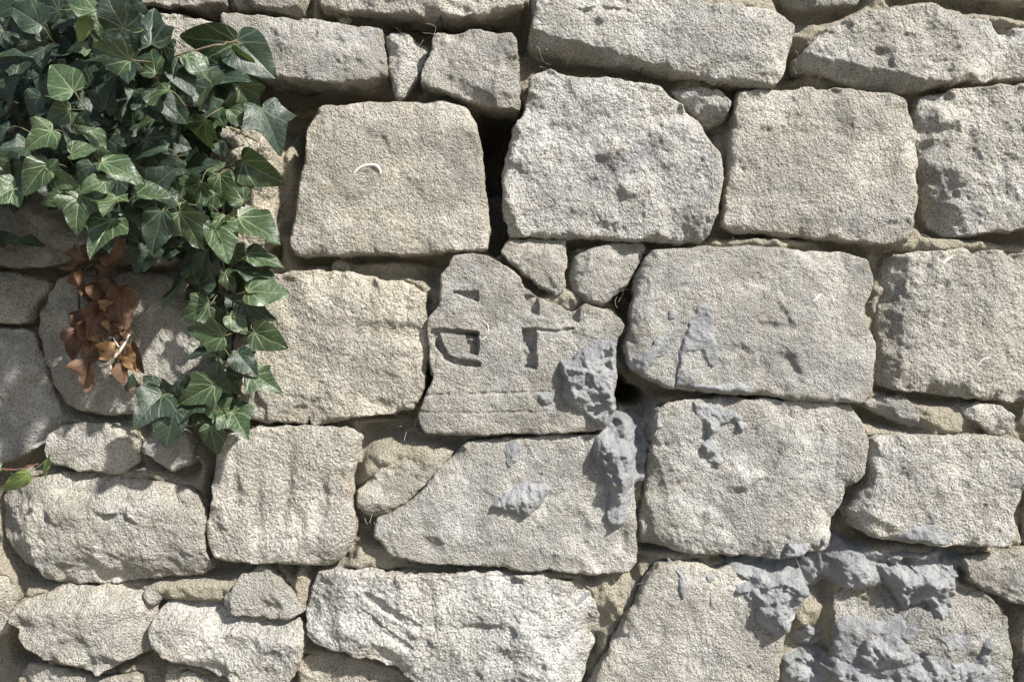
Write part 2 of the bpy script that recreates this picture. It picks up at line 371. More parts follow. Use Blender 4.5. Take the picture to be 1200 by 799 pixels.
        if k == 'groove':
            _, pts, wd, dep = f
            wx = x + 1.8 * n2(x, y, 9, s.seed + 27); wy = y + 1.8 * n2(x, y, 9, s.seed + 28)
            best = np.full(x.shape, 1e9)
            for (ax, ay), (bx, by) in zip(pts[:-1], pts[1:]):
                L = (bx - ax) ** 2 + (by - ay) ** 2
                t = np.clip(((wx - ax) * (bx - ax) + (wy - ay) * (by - ay)) / L, 0, 1)
                best = np.minimum(best, np.hypot(wx - ax - t * (bx - ax), wy - ay - t * (by - ay)))
            return dep / 1000 * (1 + .8 * n2(x, y, 16, s.seed + 48)) * sstep(wd * 0.5 + 1.6, wd * 0.5 - 1.6, best)
        if k in ('bev', 'step'):
            _, ax, ay, bx, by, qx, qy, a1, *rest = f
            wx = x + 4 * n2(x, y, 26, s.seed + 29) + 2 * n2(x, y, 11, s.seed + 31); wy = y + 4 * n2(x, y, 26, s.seed + 30) + 2 * n2(x, y, 11, s.seed + 32)
            nx, ny = by - ay, ax - bx; L = math.hypot(nx, ny); nx /= L; ny /= L
            if (qx - ax) * nx + (qy - ay) * ny < 0: nx, ny = -nx, -ny
            d = (wx - ax) * nx + (wy - ay) * ny
            if k == 'bev': return a1 * P * np.maximum(0, d)
            wd = rest[0] if rest else 6
            return a1 / 1000 * sstep(-wd / 2, wd / 2, d)
        return 0
    def world(s, u, v, y):
        return np.stack([(u - 600 * P) * s.k, y, ZC - (v - 399.5 * P) * s.k], -1)
    def query(s, X, Z):
        u = X / s.k + 600 * P; v = (ZC - Z) / s.k + 399.5 * P
        ok = (u > s.bb[0]) & (u < s.bb[1]) & (v > s.bb[2]) & (v < s.bb[3])
        out = np.full(X.shape, np.nan)
        if ok.any():
            d = sdf(u[ok], v[ok], s.poly)[0]; h = s.height(u[ok], v[ok], d); h[d < 0] = np.nan; out[ok] = h
        return out
    def build(s, parent):
        st = s.step; u0, u1, v0, v1 = s.bb
        nu = int((u1 - u0) / st) + 3; nv = int((v1 - v0) / st) + 3
        U, V = np.meshgrid(u0 - st + np.arange(nu) * st, v0 - st + np.arange(nv) * st)
        d, bu, bv = sdf(U, V, s.poly)
        snap = d < st * 0.45
        U = np.where(snap, bu, U); V = np.where(snap, bv, V); dd = np.where(snap, 0, d)
        strict = d >= st * 0.45
        idx = np.arange(nu * nv).reshape(nv, nu)
        cell = strict[:-1, :-1] | strict[1:, :-1] | strict[:-1, 1:] | strict[1:, 1:]
        q = np.stack([idx[:-1, :-1], idx[1:, :-1], idx[1:, 1:], idx[:-1, 1:]], -1)[cell]
        used = np.unique(q); rem = np.full(nu * nv, -1); rem[used] = np.arange(len(used)); q = rem[q]
        u = U.ravel()[used]; v = V.ravel()[used]; dist = dd.ravel()[used]
        y = s.height(u, v, dist)
        verts = s.world(u, v, y)
        # directed boundary edges
        e = np.concatenate([q[:, [0, 1]], q[:, [1, 2]], q[:, [2, 3]], q[:, [3, 0]]])
        key = e[:, 0].astype(np.int64) * len(used) + e[:, 1]; rkey = e[:, 1].astype(np.int64) * len(used) + e[:, 0]
        be = e[~np.isin(key, rkey)]
        bvts = np.unique(be); pos = np.full(len(used), -1); pos[bvts] = np.arange(len(bvts))
        U_, V_ = u[bvts], v[bvts]; yb = y[bvts]
        # outward normal in (u,v) from the sdf gradient
        eps = 0.0015
        gx = sdf(U_ + eps, V_, s.poly)[0] - sdf(U_ - eps, V_, s.poly)[0]; gy = sdf(U_, V_ + eps, s.poly)[0] - sdf(U_, V_ - eps, s.poly)[0]
        gl = np.hypot(gx, gy) + 1e-9; gx /= -gl; gy /= -gl
        prev = bvts; faces = [q]; allv = [verts]; n0 = len(verts)
        depths = [0.003, 0.0065, 0.0105, 0.015, 0.02, 0.026, 0.034, 0.044, 0.058] if st < 0.003 else [0.01, 0.025, 0.045]
        depths = [t for t in depths if t < s.back - 0.03] + [s.back]
        for t in depths:
            yy = yb * (1 - t / s.back) + (s.back + s.y) * (t / s.back) if t == depths[-1] else yb + t
            o = -s.taper * t + min(1, t / 0.012) * (0.0022 + s.rough * 0.5) * (noise(U_ / 0.022, V_ / 0.022, yy / 0.022, s.seed + 41) + 0.6 * noise(U_ / 0.008, V_ / 0.008, yy / 0.008, s.seed + 42))
            ring = s.world(U_ + gx * o, V_ + gy * o, yy); allv.append(ring)
            cur = n0 + np.arange(len(bvts)); n0 += len(bvts)
            a, b_ = be[:, 0], be[:, 1]
            faces.append(np.stack([prev[pos[b_]] if prev is not bvts else b_, prev[pos[a]] if prev is not bvts else a, cur[pos[a]], cur[pos[b_]]], 1))
            prev = cur
        # back cap as a fan
        allv.append(allv[-1].mean(0)[None]); cidx = n0
        tri = np.stack([prev[pos[be[:, 1]]], prev[pos[be[:, 0]]], np.full(len(be), cidx)], 1)
        allv = np.concatenate(allv); c0 = np.array([(s.c[0] - 600 * P) * s.k, s.y + 0.03, ZC - (s.c[1] - 399.5 * P) * s.k])
        q4 = np.concatenate(faces)
        me = mesh_from('stone', allv - c0, q4, tri, True, [M_STONE])
        stn = np.zeros(len(allv), np.float32)
        for f in s.feats:
            if f[0] == 'stain':
                g = s.feature(('dent', f[1], f[2], f[3], f[4], f[5], 1000.0), u / P, v / P) * f[6]
                stn[:len(u)] = np.maximum(stn[:len(u)], g)
        edg = np.ones(len(allv), np.float32); edg[:len(u)] = np.exp(-dist / 0.007)
        me.attributes.new('edge', 'FLOAT', 'POINT').data.foreach_set('value', edg)
        me.attributes.new('stain', 'FLOAT', 'POINT').data.foreach_set('value', stn)
        o = link('stone', me, parent); o.location = Vector(c0 - WOFF)
        wr = s.warm
        o.color = (s.tint * (1 + 0.05 * wr), s.tint, s.tint * (1 - 0.10 * wr), 1)
        return o

SM = dict(rough=2.2, grain=0.8, facet=0)          # dressed, sandy face
RG = dict(rough=6.0, grain=1.0, facet=4, r=4, pillow=1.0)     # broken face
MD = dict(rough=4.2, grain=0.9, facet=2, r=6, pillow=2.0)
S = []
def st(out, y=0, base=SM, **kw):
    a = dict(base); a.update(kw); s = Stone(out, y, **a); S.append(s); return s

# course cut by the top of the frame
st([(60,-95),(250,-95),(258,-40),(259,2),(230,6),(155,4),(80,0)], -12, MD, warm=1)
st([(266,-90),(340,-95),(356,-30),(350,6),(330,10),(300,8),(270,4)], -12, MD, warm=1)
st([(366,-95),(500,-98),(612,-95),(620,-20),(612,8),(560,16),(480,15),(420,10),(372,3)], -12, MD, warm=.6)
st([(-80,-95),(50,-95),(70,0),(40,4),(-80,2)], 10, MD)
st([(905,-80),(1000,-80),(1015,-10),(1005,5),(960,8),(920,1)], 25, MD)
st([(1030,-90),(1240,-90),(1240,4),(1180,2),(1110,-12),(1040,-10)], 30, MD, warm=1)
# course 1
st([(-80,10),(40,8),(125,10),(129,60),(127,84),(40,88),(-80,86)], 8, MD)
st([(132,12),(165,11),(210,17),(252,25),(256,60),(250,82),(190,86),(136,82)], -6, MD, rough=4.2)
st([(256,13),(300,16),(360,22),(430,27),(446,30),(449,60),(450,84),(430,95),(380,95),(340,92),(300,88),(275,76),(262,55)], -12, MD, rough=3.9, facet=1, tilt=(0, -2))
st([(449,40),(460,38),(480,42),(497,48),(502,55),(490,85),(476,110),(466,118),(461,105),(454,75)], 8, MD, r=5, feats=[('bev',480,40,466,118,500,60,0.5)])
st([(509,37),(553,32),(600,35),(606,70),(611,124),(570,120),(540,114),(493,98),(496,80),(503,55)], -14, MD, rough=4.5, r=5, facet=2)
st([(628,-14),(700,-10),(800,-6),(850,-1),(893,6),(938,20),(935,45),(928,66),(911,100),(860,95),(806,86),(760,76),(720,69),(670,61),(622,50),(622,30)], -14, SM, rough=3.3,
   feats=[('bev',622,32,800,82,640,60,1.5),('dent',699,29,5,8,20,7),('groove',[(675,12),(705,9),(735,13)],5,3),('bev',895,0,915,105,930,60,0.45),('dent',860,72,22,6,5,2.5)])
st([(942,62),(958,45),(975,31),(1000,18),(1020,12),(1060,7),(1100,2),(1118,10),(1150,14),(1230,24),(1240,60),(1238,78),(1200,83),(1140,91),(1086,100),(1050,108),(1010,97),(980,86),(943,75)], -8, RG,
   feats=[('bev',940,64,1060,86,1000,96,1.1),('bev',1118,5,1090,100,1160,50,0.05),('dent',1010,45,30,10,-25,4)], tint=.94)
# course 2
st([(372,124),(430,119),(516,117),(543,121),(558,142),(566,195),(571,245),(574,272),(569,290),(545,295),(470,297),(345,299),(340,285),(345,235),(355,185),(362,145)], -10, SM, r=9, warm=.5,
   feats=[('bev',362,130,340,290,330,200,0.5),('stain',545,185,22,34,10,.7),('stain',480,165,30,9,5,.5),('stain',440,150,20,8,0,.4),('dent',545,190,16,22,10,2.5),('dent',388,155,4,12,10,2)])
st([(620,90),(639,83),(712,89),(773,99),(788,112),(820,142),(846,180),(849,205),(838,255),(832,275),(820,284),(773,282),(700,279),(654,277),(600,275),(594,262),(588,210),(594,175),(602,150),(614,130)], -8, RG, rough=5.4, facet=0, r=9, tint=1.04,
   feats=[('stain',740,180,62,20,-24,1),('stain',685,215,50,12,-15,.8),('dent',735,185,60,14,-24,6),('dent',700,215,40,8,-15,4),('bev',604,100,594,280,580,200,0.35)])
st([(788,103),(813,100),(846,107),(857,118),(853,138),(838,144),(820,133),(802,117)], 4, MD, r=5, rough=3.0, feats=[('bev',805,112,845,122,820,145,0.35)])
st([(868,104),(968,102),(1049,107),(1062,116),(1073,135),(1078,170),(1078,230),(1076,268),(1068,283),(1052,287),(1000,282),(930,275),(860,270),(849,262),(853,220),(858,170),(863,130)], -4, SM, rough=3.0, r=10, feats=[('stain',990,140,30,20,20,.5),('stain',990,260,60,14,5,.6),('stain',985,190,14,30,0,.4),('dent',985,160,12,30,5,3),('dent',930,220,10,40,8,2.5),('dent',1040,200,10,40,5,2.5)])
st([(1085,112),(1120,104),(1200,97),(1240,95),(1242,264),(1200,268),(1150,273),(1118,275),(1105,264),(1092,236),(1080,198),(1077,165),(1079,135)], 0, RG, rough=6.0, facet=2, tint=.97,
   feats=[('dent',1092,172,26,10,-15,6),('bev',1082,190,1130,280,1085,260,0.7)])
# behind and left of the ivy
st([(-90,92),(20,90),(92,96),(98,160),(92,208),(20,212),(-90,210)], 14, MD)
st([(104,98),(170,92),(226,100),(230,160),(222,214),(150,218),(104,212)], 10, MD, warm=1)
st([(238,120),(290,112),(312,130),(317,180),(318,232),(322,282),(302,300),(244,300),(232,230)], 6, MD, warm=1, rough=3.3)
st([(122,226),(180,222),(226,228),(232,300),(180,312),(126,306)], 10, MD)
st([(-90,218),(60,220),(112,240),(116,288),(75,307),(50,313),(-20,312),(-90,312)], 0, RG)
st([(-90,319),(10,319),(60,330),(54,340),(40,358),(26,378),(-30,378),(-90,376)], 0, MD, feats=[('bev',62,330,26,380,70,380,0.9)])
st([(-90,383),(0,384),(36,390),(44,412),(52,450),(64,490),(52,512),(30,530),(0,543),(-90,545)], 4, RG, rough=4.5, facet=2)
# course 3
st([(72,324),(130,318),(200,322),(262,330),(268,400),(266,480),(230,487),(165,486),(108,488),(70,477),(55,449),(46,405),(42,371),(52,344)], -4, MD, rough=3.6, r=12, warm=.4)
st([(278,332),(330,320),(381,316),(415,320),(449,327),(483,333),(497,345),(500,378),(501,422),(496,459),(483,482),(435,487),(412,489),(391,497),(365,498),(361,486),(355,497),(300,495),(276,490),(272,410)], -4, MD, rough=4.2, facet=0, warm=.7, r=10,
   feats=[('dent',430,386,50,9,4,3.5),('dent',470,372,26,8,4,-3),('dent',340,350,20,25,0,3)])
st([(532,300),(552,296),(569,299),(595,315),(610,326),(615,338),(622,345),(633,349),(661,362),(672,366),(687,357),(702,362),(728,372),(732,381),(725,395),(722,418),(723,444),(719,464),(722,479),(710,502),(693,506),(595,509),(537,510),(497,507),(490,487),(497,464),(509,441),(502,418),(502,387),(500,375),(512,358),(516,343),(516,323),(527,312)], -14, SM, rough=1.7, r=5, pillow=2, step=1.3, warm=-.2, tint=.97,
   feats=[('tri',531,341,560,352,9),
          ('groove',[(506,389),(520,388),(558,391)],5,8),('box',545,390,560,416,13,4),
          ('groove',[(511,394),(514,406),(522,418),(535,425),(558,427)],8,9),('dent',507,408,7,14,0,5),
          ('box',612,385,628,432,13,4),('groove',[(628,386),(650,388),(672,386)],3.4,4.5),
          ('box',615,346,630,369,10,5),('box',663,360,679,377,6,3),
          ('groove',[(495,463),(560,462),(645,459)],2.4,2.2),('step',495,464,650,460,560,440,1.5,3),('groove',[(492,484),(570,484),(665,482)],2.4,1.6),
          ('bev',497,507,490,487,480,510,0.4),('dent',700,440,30,40,0,3)])
st([(595,281),(630,278),(664,279),(664,310),(660,340),(652,347),(637,338),(604,311),(588,295)], 2, RG, rough=4.5, facet=2, r=6, step=1.5)
st([(673,300),(690,290),(712,285),(750,284),(757,290),(747,316),(736,334),(706,357),(690,353),(674,340),(669,320)], 4, MD, rough=2.7, r=10, facet=1, feats=[('bev',735,334,690,352,735,360,0.6)])
st([(768,293),(800,289),(884,288),(940,291),(992,296),(1018,306),(1027,323),(1020,348),(1015,372),(1024,388),(1032,402),(1028,425),(1025,460),(1012,473),(950,470),(884,463),(827,459),(775,453),(756,443),(740,430),(736,405),(741,365),(748,325),(756,303)], -12, SM, r=10,
   feats=[('dent',904,382,15,4,5,4),('dent',866,413,16,8,20,4.5),('dent',929,432,7,18,-28,5.5),('dent',920,418,9,5,0,3.5),('bev',770,290,752,440,735,380,0.35),('dent',800,335,6,4,0,3)])
st([(1050,300),(1066,296),(1120,294),(1242,294),(1242,470),(1200,470),(1130,466),(1060,457),(1037,452),(1031,440),(1034,400),(1038,350),(1042,315)], 4, RG, rough=5.1, facet=1,
   feats=[('bev',1066,300,1052,456,1030,380,0.7)])
st([(1013,472),(1035,464),(1056,464),(1080,480),(1095,494),(1094,505),(1075,501),(1040,488)], 14, MD, r=4, feats=[('bev',1013,476,1094,498,1050,505,0.7)])
st([(1124,478),(1150,473),(1172,476),(1190,488),(1198,500),(1190,510),(1168,510),(1142,494)], 12, RG, r=4, rough=4.5)
# course 4
st([(50,512),(68,500),(110,497),(148,500),(157,518),(155,545),(135,558),(92,551),(54,543),(48,528)], 2, RG, rough=4.5)
st([(165,515),(190,507),(215,505),(224,525),(221,545),(200,553),(180,540),(163,530)], 6, MD, r=6)
st([(258,510),(275,503),(340,500),(400,502),(420,512),(416,535),(408,570),(412,600),(414,618),(408,642),(397,658),(382,666),(330,664),(280,661),(250,656),(240,642),(238,618),(246,590),(250,550)], -10, SM, rough=3.0, r=10, warm=.3,
   feats=[('bev',425,505,404,590,430,570,0.5),('dent',375,590,9,42,5,6),('dent',300,600,8,46,0,5),('dent',335,570,8,44,6,5),('dent',350,625,7,26,0,4),('dent',275,570,7,36,0,4)])
st([(418,575),(448,548),(480,533),(520,522),(532,530),(500,568),(470,594),(445,608),(425,606),(416,595)], 2, MD, tint=1.1, warm=1.5, r=8, rough=3.0)
st([(548,519),(600,514),(700,510),(735,520),(742,560),(745,600),(747,640),(746,662),(738,672),(715,675),(670,672),(560,665),(484,659),(460,653),(438,630),(440,610),(470,597),(496,575),(512,553),(535,530)], -6, SM, rough=2.7, r=7,
   feats=[('dent',672,626,20,24,8,6),('dent',728,630,8,14,10,5),('dent',503,640,16,9,8,4.5),('dent',700,560,26,40,10,3),('dent',655,560,40,30,0,2)])
st([(768,480),(800,468),(850,466),(930,470),(995,474),(1010,490),(1021,515),(1018,535),(1011,558),(990,585),(976,618),(968,642),(940,652),(900,656),(857,651),(806,650),(772,642),(755,641),(752,615),(758,580),(764,540)], -4, MD, rough=3.9, facet=1, r=8)
st([(1028,514),(1086,511),(1150,512),(1200,516),(1215,530),(1200,580),(1195,610),(1190,632),(1180,643),(1100,640),(1032,633),(1010,623),(1001,600),(1012,585),(1021,572),(1025,540)], -8, MD, rough=3.3, r=10, facet=0,
   feats=[('bev',1035,510,1020,640,1000,600,0.6),('dent',1097,590,9,14,0,5)])
st([(1222,512),(1242,512),(1242,640),(1205,640),(1206,600)], 10, MD)
st([(-15,585),(10,568),(64,556),(135,560),(200,572),(228,580),(236,600),(238,635),(243,664),(233,678),(182,681),(111,689),(66,690),(36,680),(18,666),(0,645),(-15,620)], -6, RG, rough=6.0, facet=1,
   feats=[('bev',0,600,240,600,120,560,0.35),('bev',40,655,235,650,150,690,0.3),('bev',25,585,45,685,0,640,0.6)])
st([(-90,556),(-40,560),(-22,590),(-20,640),(-40,660),(-90,662)], 8, MD)
# course 5
st([(1130,655),(1170,648),(1242,640),(1242,715),(1192,708),(1155,691),(1137,681)], 10, MD, r=7, feats=[('bev',1135,676,1200,704,1160,710,0.8)])
st([(1205,722),(1242,724),(1242,830),(1205,830)], 20, MD)
st([(984,696),(1020,688),(1080,690),(1130,692),(1165,700),(1190,730),(1193,770),(1196,840),(984,840),(982,760)], 10, RG, rough=6.0, warm=.3, tint=.9, feats=[('bev',984,730,1190,740,1080,690,0.25),('stain',1080,790,90,30,0,.8),('stain',1060,720,40,30,0,.5)])
st([(772,664),(800,660),(840,668),(890,672),(930,680),(950,690),(940,712),(925,740),(918,770),(905,840),(680,840),(698,796),(725,745),(752,692)], -4, SM, rough=3.3, r=8, feats=[('bev',772,664,690,830,680,700,0.4)])
st([(370,673),(425,672),(516,677),(557,673),(630,679),(660,682),(684,692),(697,708),(705,728),(702,758),(690,790),(670,840),(510,840),(485,800),(460,785),(432,772),(390,765),(356,750),(355,720),(359,695)], -8, RG, rough=6.3, facet=1,
   feats=[('dent',565,740,28,7,3,8),('groove',[(430,700),(490,735)],10,3.5),('groove',[(425,720),(480,760)],8,3),('bev',395,672,400,765,360,720,0.35),('bev',620,690,640,800,690,740,0.2)])
st([(258,702),(278,680),(302,664),(318,672),(345,705),(356,718),(336,727),(300,723),(270,719),(260,712)], -2, RG, rough=4.5, r=5, facet=1, feats=[('bev',305,664,340,727,350,690,0.5)])
st([(194,706),(225,708),(262,720),(300,728),(345,732),(353,745),(350,775),(335,805),(300,808),(270,800),(235,790),(208,778),(176,758),(171,738),(180,722)], -8, RG, rough=6.0, facet=1, feats=[('bev',175,735,350,755,280,715,0.75)])
st([(12,712),(40,702),(66,694),(120,690),(160,692),(172,715),(174,750),(172,765),(142,775),(116,792),(95,787),(57,779),(38,765),(20,748),(10,728)], -8, RG, rough=4.8, facet=0, feats=[('bev',10,722,130,716,70,690,0.8),('bev',128,718,140,776,172,745,0.7)])
st([(163,700),(168,692),(178,690),(185,696),(186,706),(178,712),(168,711)], 10, MD, r=8, rough=2.2, step=1.5)
st([(18,792),(35,778),(80,787),(120,797),(160,792),(185,840),(10,840)], 10, MD)
st([(192,792),(215,787),(262,804),(300,812),(335,812),(338,840),(194,840)], 22, MD, warm=1)
st([(350,772),(390,770),(435,778),(465,790),(492,812),(500,840),(345,840)], 24, MD, warm=1, rough=3.0)
st([(-90,668),(0,676),(16,700),(8,726),(4,745),(-90,760)], 14, MD, warm=1)
# small packing stones in the joints
st([(388,309),(398,305),(408,308),(410,316),(398,318),(388,316)], 18, MD, r=5, rough=2.2, step=1.5)
st([(505,424),(515,418),(522,424),(521,436),(512,444),(504,440)], -2, RG, r=5, rough=3.0, facet=0, step=1.3)
st([(393,18),(404,15),(412,19),(410,26),(398,27)], 26, MD, r=4, rough=1.5, step=1.5)

# plain coursing outside the photograph, so the wall goes on to both sides, up and down to the ground
def course_rows(x0, x1, y0, y1):
    yy = y0
    while yy < y1 - 30:
        hgt = min(random.uniform(95, 175), y1 - yy)
        if y1 - (yy + hgt) < 70: hgt = y1 - yy
        xx = x0 + random.uniform(0, 20)
        while xx < x1 - 40:
            wd = min(random.uniform(130, 290), x1 - xx)
            if x1 - (xx + wd) < 90: wd = x1 - xx
            j = lambda a: random.uniform(-a, a)
            a, b_, c, d = xx + 9, yy + 9, xx + wd - 9, yy + hgt - 9
            o = [(a + j(8), b_ + 8 + j(6)), (a + 14, b_ + j(6)), ((a + c) / 2, b_ + j(7)), (c - 14, b_ + j(6)), (c + j(8), b_ + 10 + j(6)),
                 (c + j(8), (b_ + d) / 2), (c + j(6), d - 12), (c - 14, d + j(6)), ((a + c) / 2, d + j(7)), (a + 14, d + j(6)), (a + j(6), d - 12), (a + j(8), (b_ + d) / 2)]
            st(o, random.uniform(-12, 12), MD if random.random() < .6 else RG, step=4.5, tint=random.uniform(.92, 1.04), warm=random.uniform(0, .8))
            xx += wd
        yy += hgt
course_rows(-620, 1820, -470, -105)
course_rows(-620, -98, -105, 850)
course_rows(1250, 1820, -105, 850)
course_rows(-620, 1820, 850, 1500)

for s in S:
    if s.step < 0.003: s.tint *= s.rs.uniform(0.90, 1.05); s.warm = s.warm * .6 + s.rs.uniform(-.3, .3)
    s.build(wall)

# mortar bed: sheet with hollows and flush patches, (px, py, rx, ry, depth in mm behind the face)
MB = [(310, 115, 60, 26, 110), (585, 160, 32, 60, 280), (580, 245, 18, 50, 160), (345, 135, 26, 48, 130), (330, 200, 10, 60, 40),
      (728, 456, 13, 15, 260), (742, 466, 18, 12, 240), (720, 470, 10, 9, 200), (738, 345, 14, 28, 90), (992, 600, 16, 22, 95), (243, 575, 9, 22, 90), (10, 775, 28, 22, 130),
      (935, 68, 18, 30, 75), (258, 55, 8, 30, 80), (500, 435, 7, 40, 80), (60, 150, 70, 60, 70), (535, 30, 110, 18, 95), (380, 108, 80, 10, 100),
      (200, 10, 70, 12, 80), (300, 12, 50, 8, 60), (925, 95, 30, 9, 60), (480, 545, 55, 28, 6), (455, 310, 50, 9, 28), (900, 283, 70, 8, 12), (1110, 285, 80, 9, 12), (1040, 300, 14, 14, 40),
      (720, 700, 25, 40, 24), (220, 695, 60, 16, 8), (600, 677, 90, 8, 10), (450, 655, 40, 18, 16), (425, 620, 12, 14, 50), (750, 610, 8, 40, 26), (955, 725, 22, 26, 34),
      (820, 96, 30, 14, 20), (660, 350, 26, 14, 14), (1060, 100, 30, 10, 34), (980, 85, 40, 10, 30), (350, 690, 10, 30, 12), (130, 560, 60, 8, 22), (1130, 490, 60, 18, 22),
      (1040, 380, 10, 60, 34), (850, 200, 9, 70, 36), (190, 770, 30, 14, 40), (800, 655, 50, 6, 18), (1060, 650, 60, 10, 18), (545, 510, 60, 8, 30), (380, 495, 80, 6, 30)]
# where the bed meets the stone below it lies nearly flush, under the stone above it is washed out
GS = 3.0; gx0, gy0 = -110.0, -110.0; gnx, gny = int(1380 / GS), int(970 / GS)
GX, GY = np.meshgrid(gx0 + np.arange(gnx) * GS, gy0 + np.arange(gny) * GS)
gm = np.zeros(GX.shape, bool)
for s in S:
    if s.step < 0.003:
        uu = ((GX - 600) * P) / s.k + 600 * P; vv = ((GY - 399.5) * P) / s.k + 399.5 * P
        ok = (uu > s.bb[0]) & (uu < s.bb[1]) & (vv > s.bb[2]) & (vv < s.bb[3])
        gm[ok] |= sdf(uu[ok], vv[ok], s.poly)[0] > 0
ddn = np.full(GX.shape, 99.0); dup = np.full(GX.shape, 99.0)
for r_ in range(gny - 2, -1, -1): ddn[r_] = np.where(gm[r_], 0, np.minimum(99, ddn[r_ + 1] + GS))
for r_ in range(1, gny): dup[r_] = np.where(gm[r_], 0, np.minimum(99, dup[r_ - 1] + GS))
GD = 18 + 50 * sstep(0.1, 0.85, ddn / (ddn + dup + 1e-6)); GD = np.where((ddn > 50) & (dup > 50), 58, GD); GD = np.where(gm, 34, GD)
for _ in range(3):
    p_ = np.pad(GD, 1, mode='edge'); GD = (p_[:-2, 1:-1] + p_[2:, 1:-1] + 2 * p_[1:-1, :-2] + 2 * p_[1:-1, 2:] + 2 * GD) / 8
def mortar_y(px, py, fine=True):
    fx = np.clip((px - gx0) / GS, 0, gnx - 1.001); fy = np.clip((py - gy0) / GS, 0, gny - 1.001)
    ix, iy = fx.astype(int), fy.astype(int); fx, fy = fx - ix, fy - iy
    d = GD[iy, ix] * (1 - fx) * (1 - fy) + GD[iy, ix + 1] * fx * (1 - fy) + GD[iy + 1, ix] * (1 - fx) * fy + GD[iy + 1, ix + 1] * fx * fy
    for cx, cy, rx, ry, dep in MB:
        g = np.exp(-(((px - cx) / rx) ** 2 + ((py - cy) / ry) ** 2) ** (5 if dep > 150 else 2.2))
        d = d + g * (dep - d)
    if fine:
        d = d + 9 * n2(px, py, 60, 901) + 7 * n2(px, py, 26, 902) + 4.6 * n2(px, py, 11, 903) + 2.4 * n2(px, py, 5.5, 904) - 5 * np.maximum(0, n2(px, py, 17, 905) - .2) * 2
    return d / 1000
def mortar_grid(x0, x1, y0, y1, step, hole=None):
    nx = int((x1 - x0) / step) + 1; ny = int((y1 - y0) / step) + 1
    px, py = np.meshgrid(np.linspace(x0, x1, nx), np.linspace(y0, y1, ny))
    yy = mortar_y(px, py)
    v = np.stack([(px - 600) * P, yy, ZC - (py - 399.5) * P], -1).reshape(-1, 3) - WOFF
    i = np.arange(nx * ny).reshape(ny, nx); q = np.stack([i[:-1, :-1], i[1:, :-1], i[1:, 1:], i[:-1, 1:]], -1).reshape(-1, 4)
    return v, q
for a in ((-100, 1250, -100, 850, 2.4), (-620, -100, -470, 1524, 14), (1250, 1820, -470, 1524, 14), (-100, 1250, -470, -100, 14), (-100, 1250, 850, 1524, 14)):
    v, q = mortar_grid(*a)
    link('mortar_bed', mesh_from('mortar_bed', v, q, None, True, [M_MORTAR]), wall)
def box(x0, x1, y0, y1, z0, z1):
    v = [(x, y, z) for x in (x0, x1) for y in (y0, y1) for z in (z0, z1)]
    return v, [(0, 1, 3, 2), (4, 6, 7, 5), (0, 4, 5, 1), (2, 3, 7, 6), (0, 2, 6, 4), (1, 5, 7, 3)]
v, q = box(-620 * P - .72, 1820 * P - .72, 0.33, 0.7, 0, ZC + 870 * P)
link('wall_core', mesh_from('wall_core', np.array(v) - WOFF, q, None, False, [M_CORE]), wall)

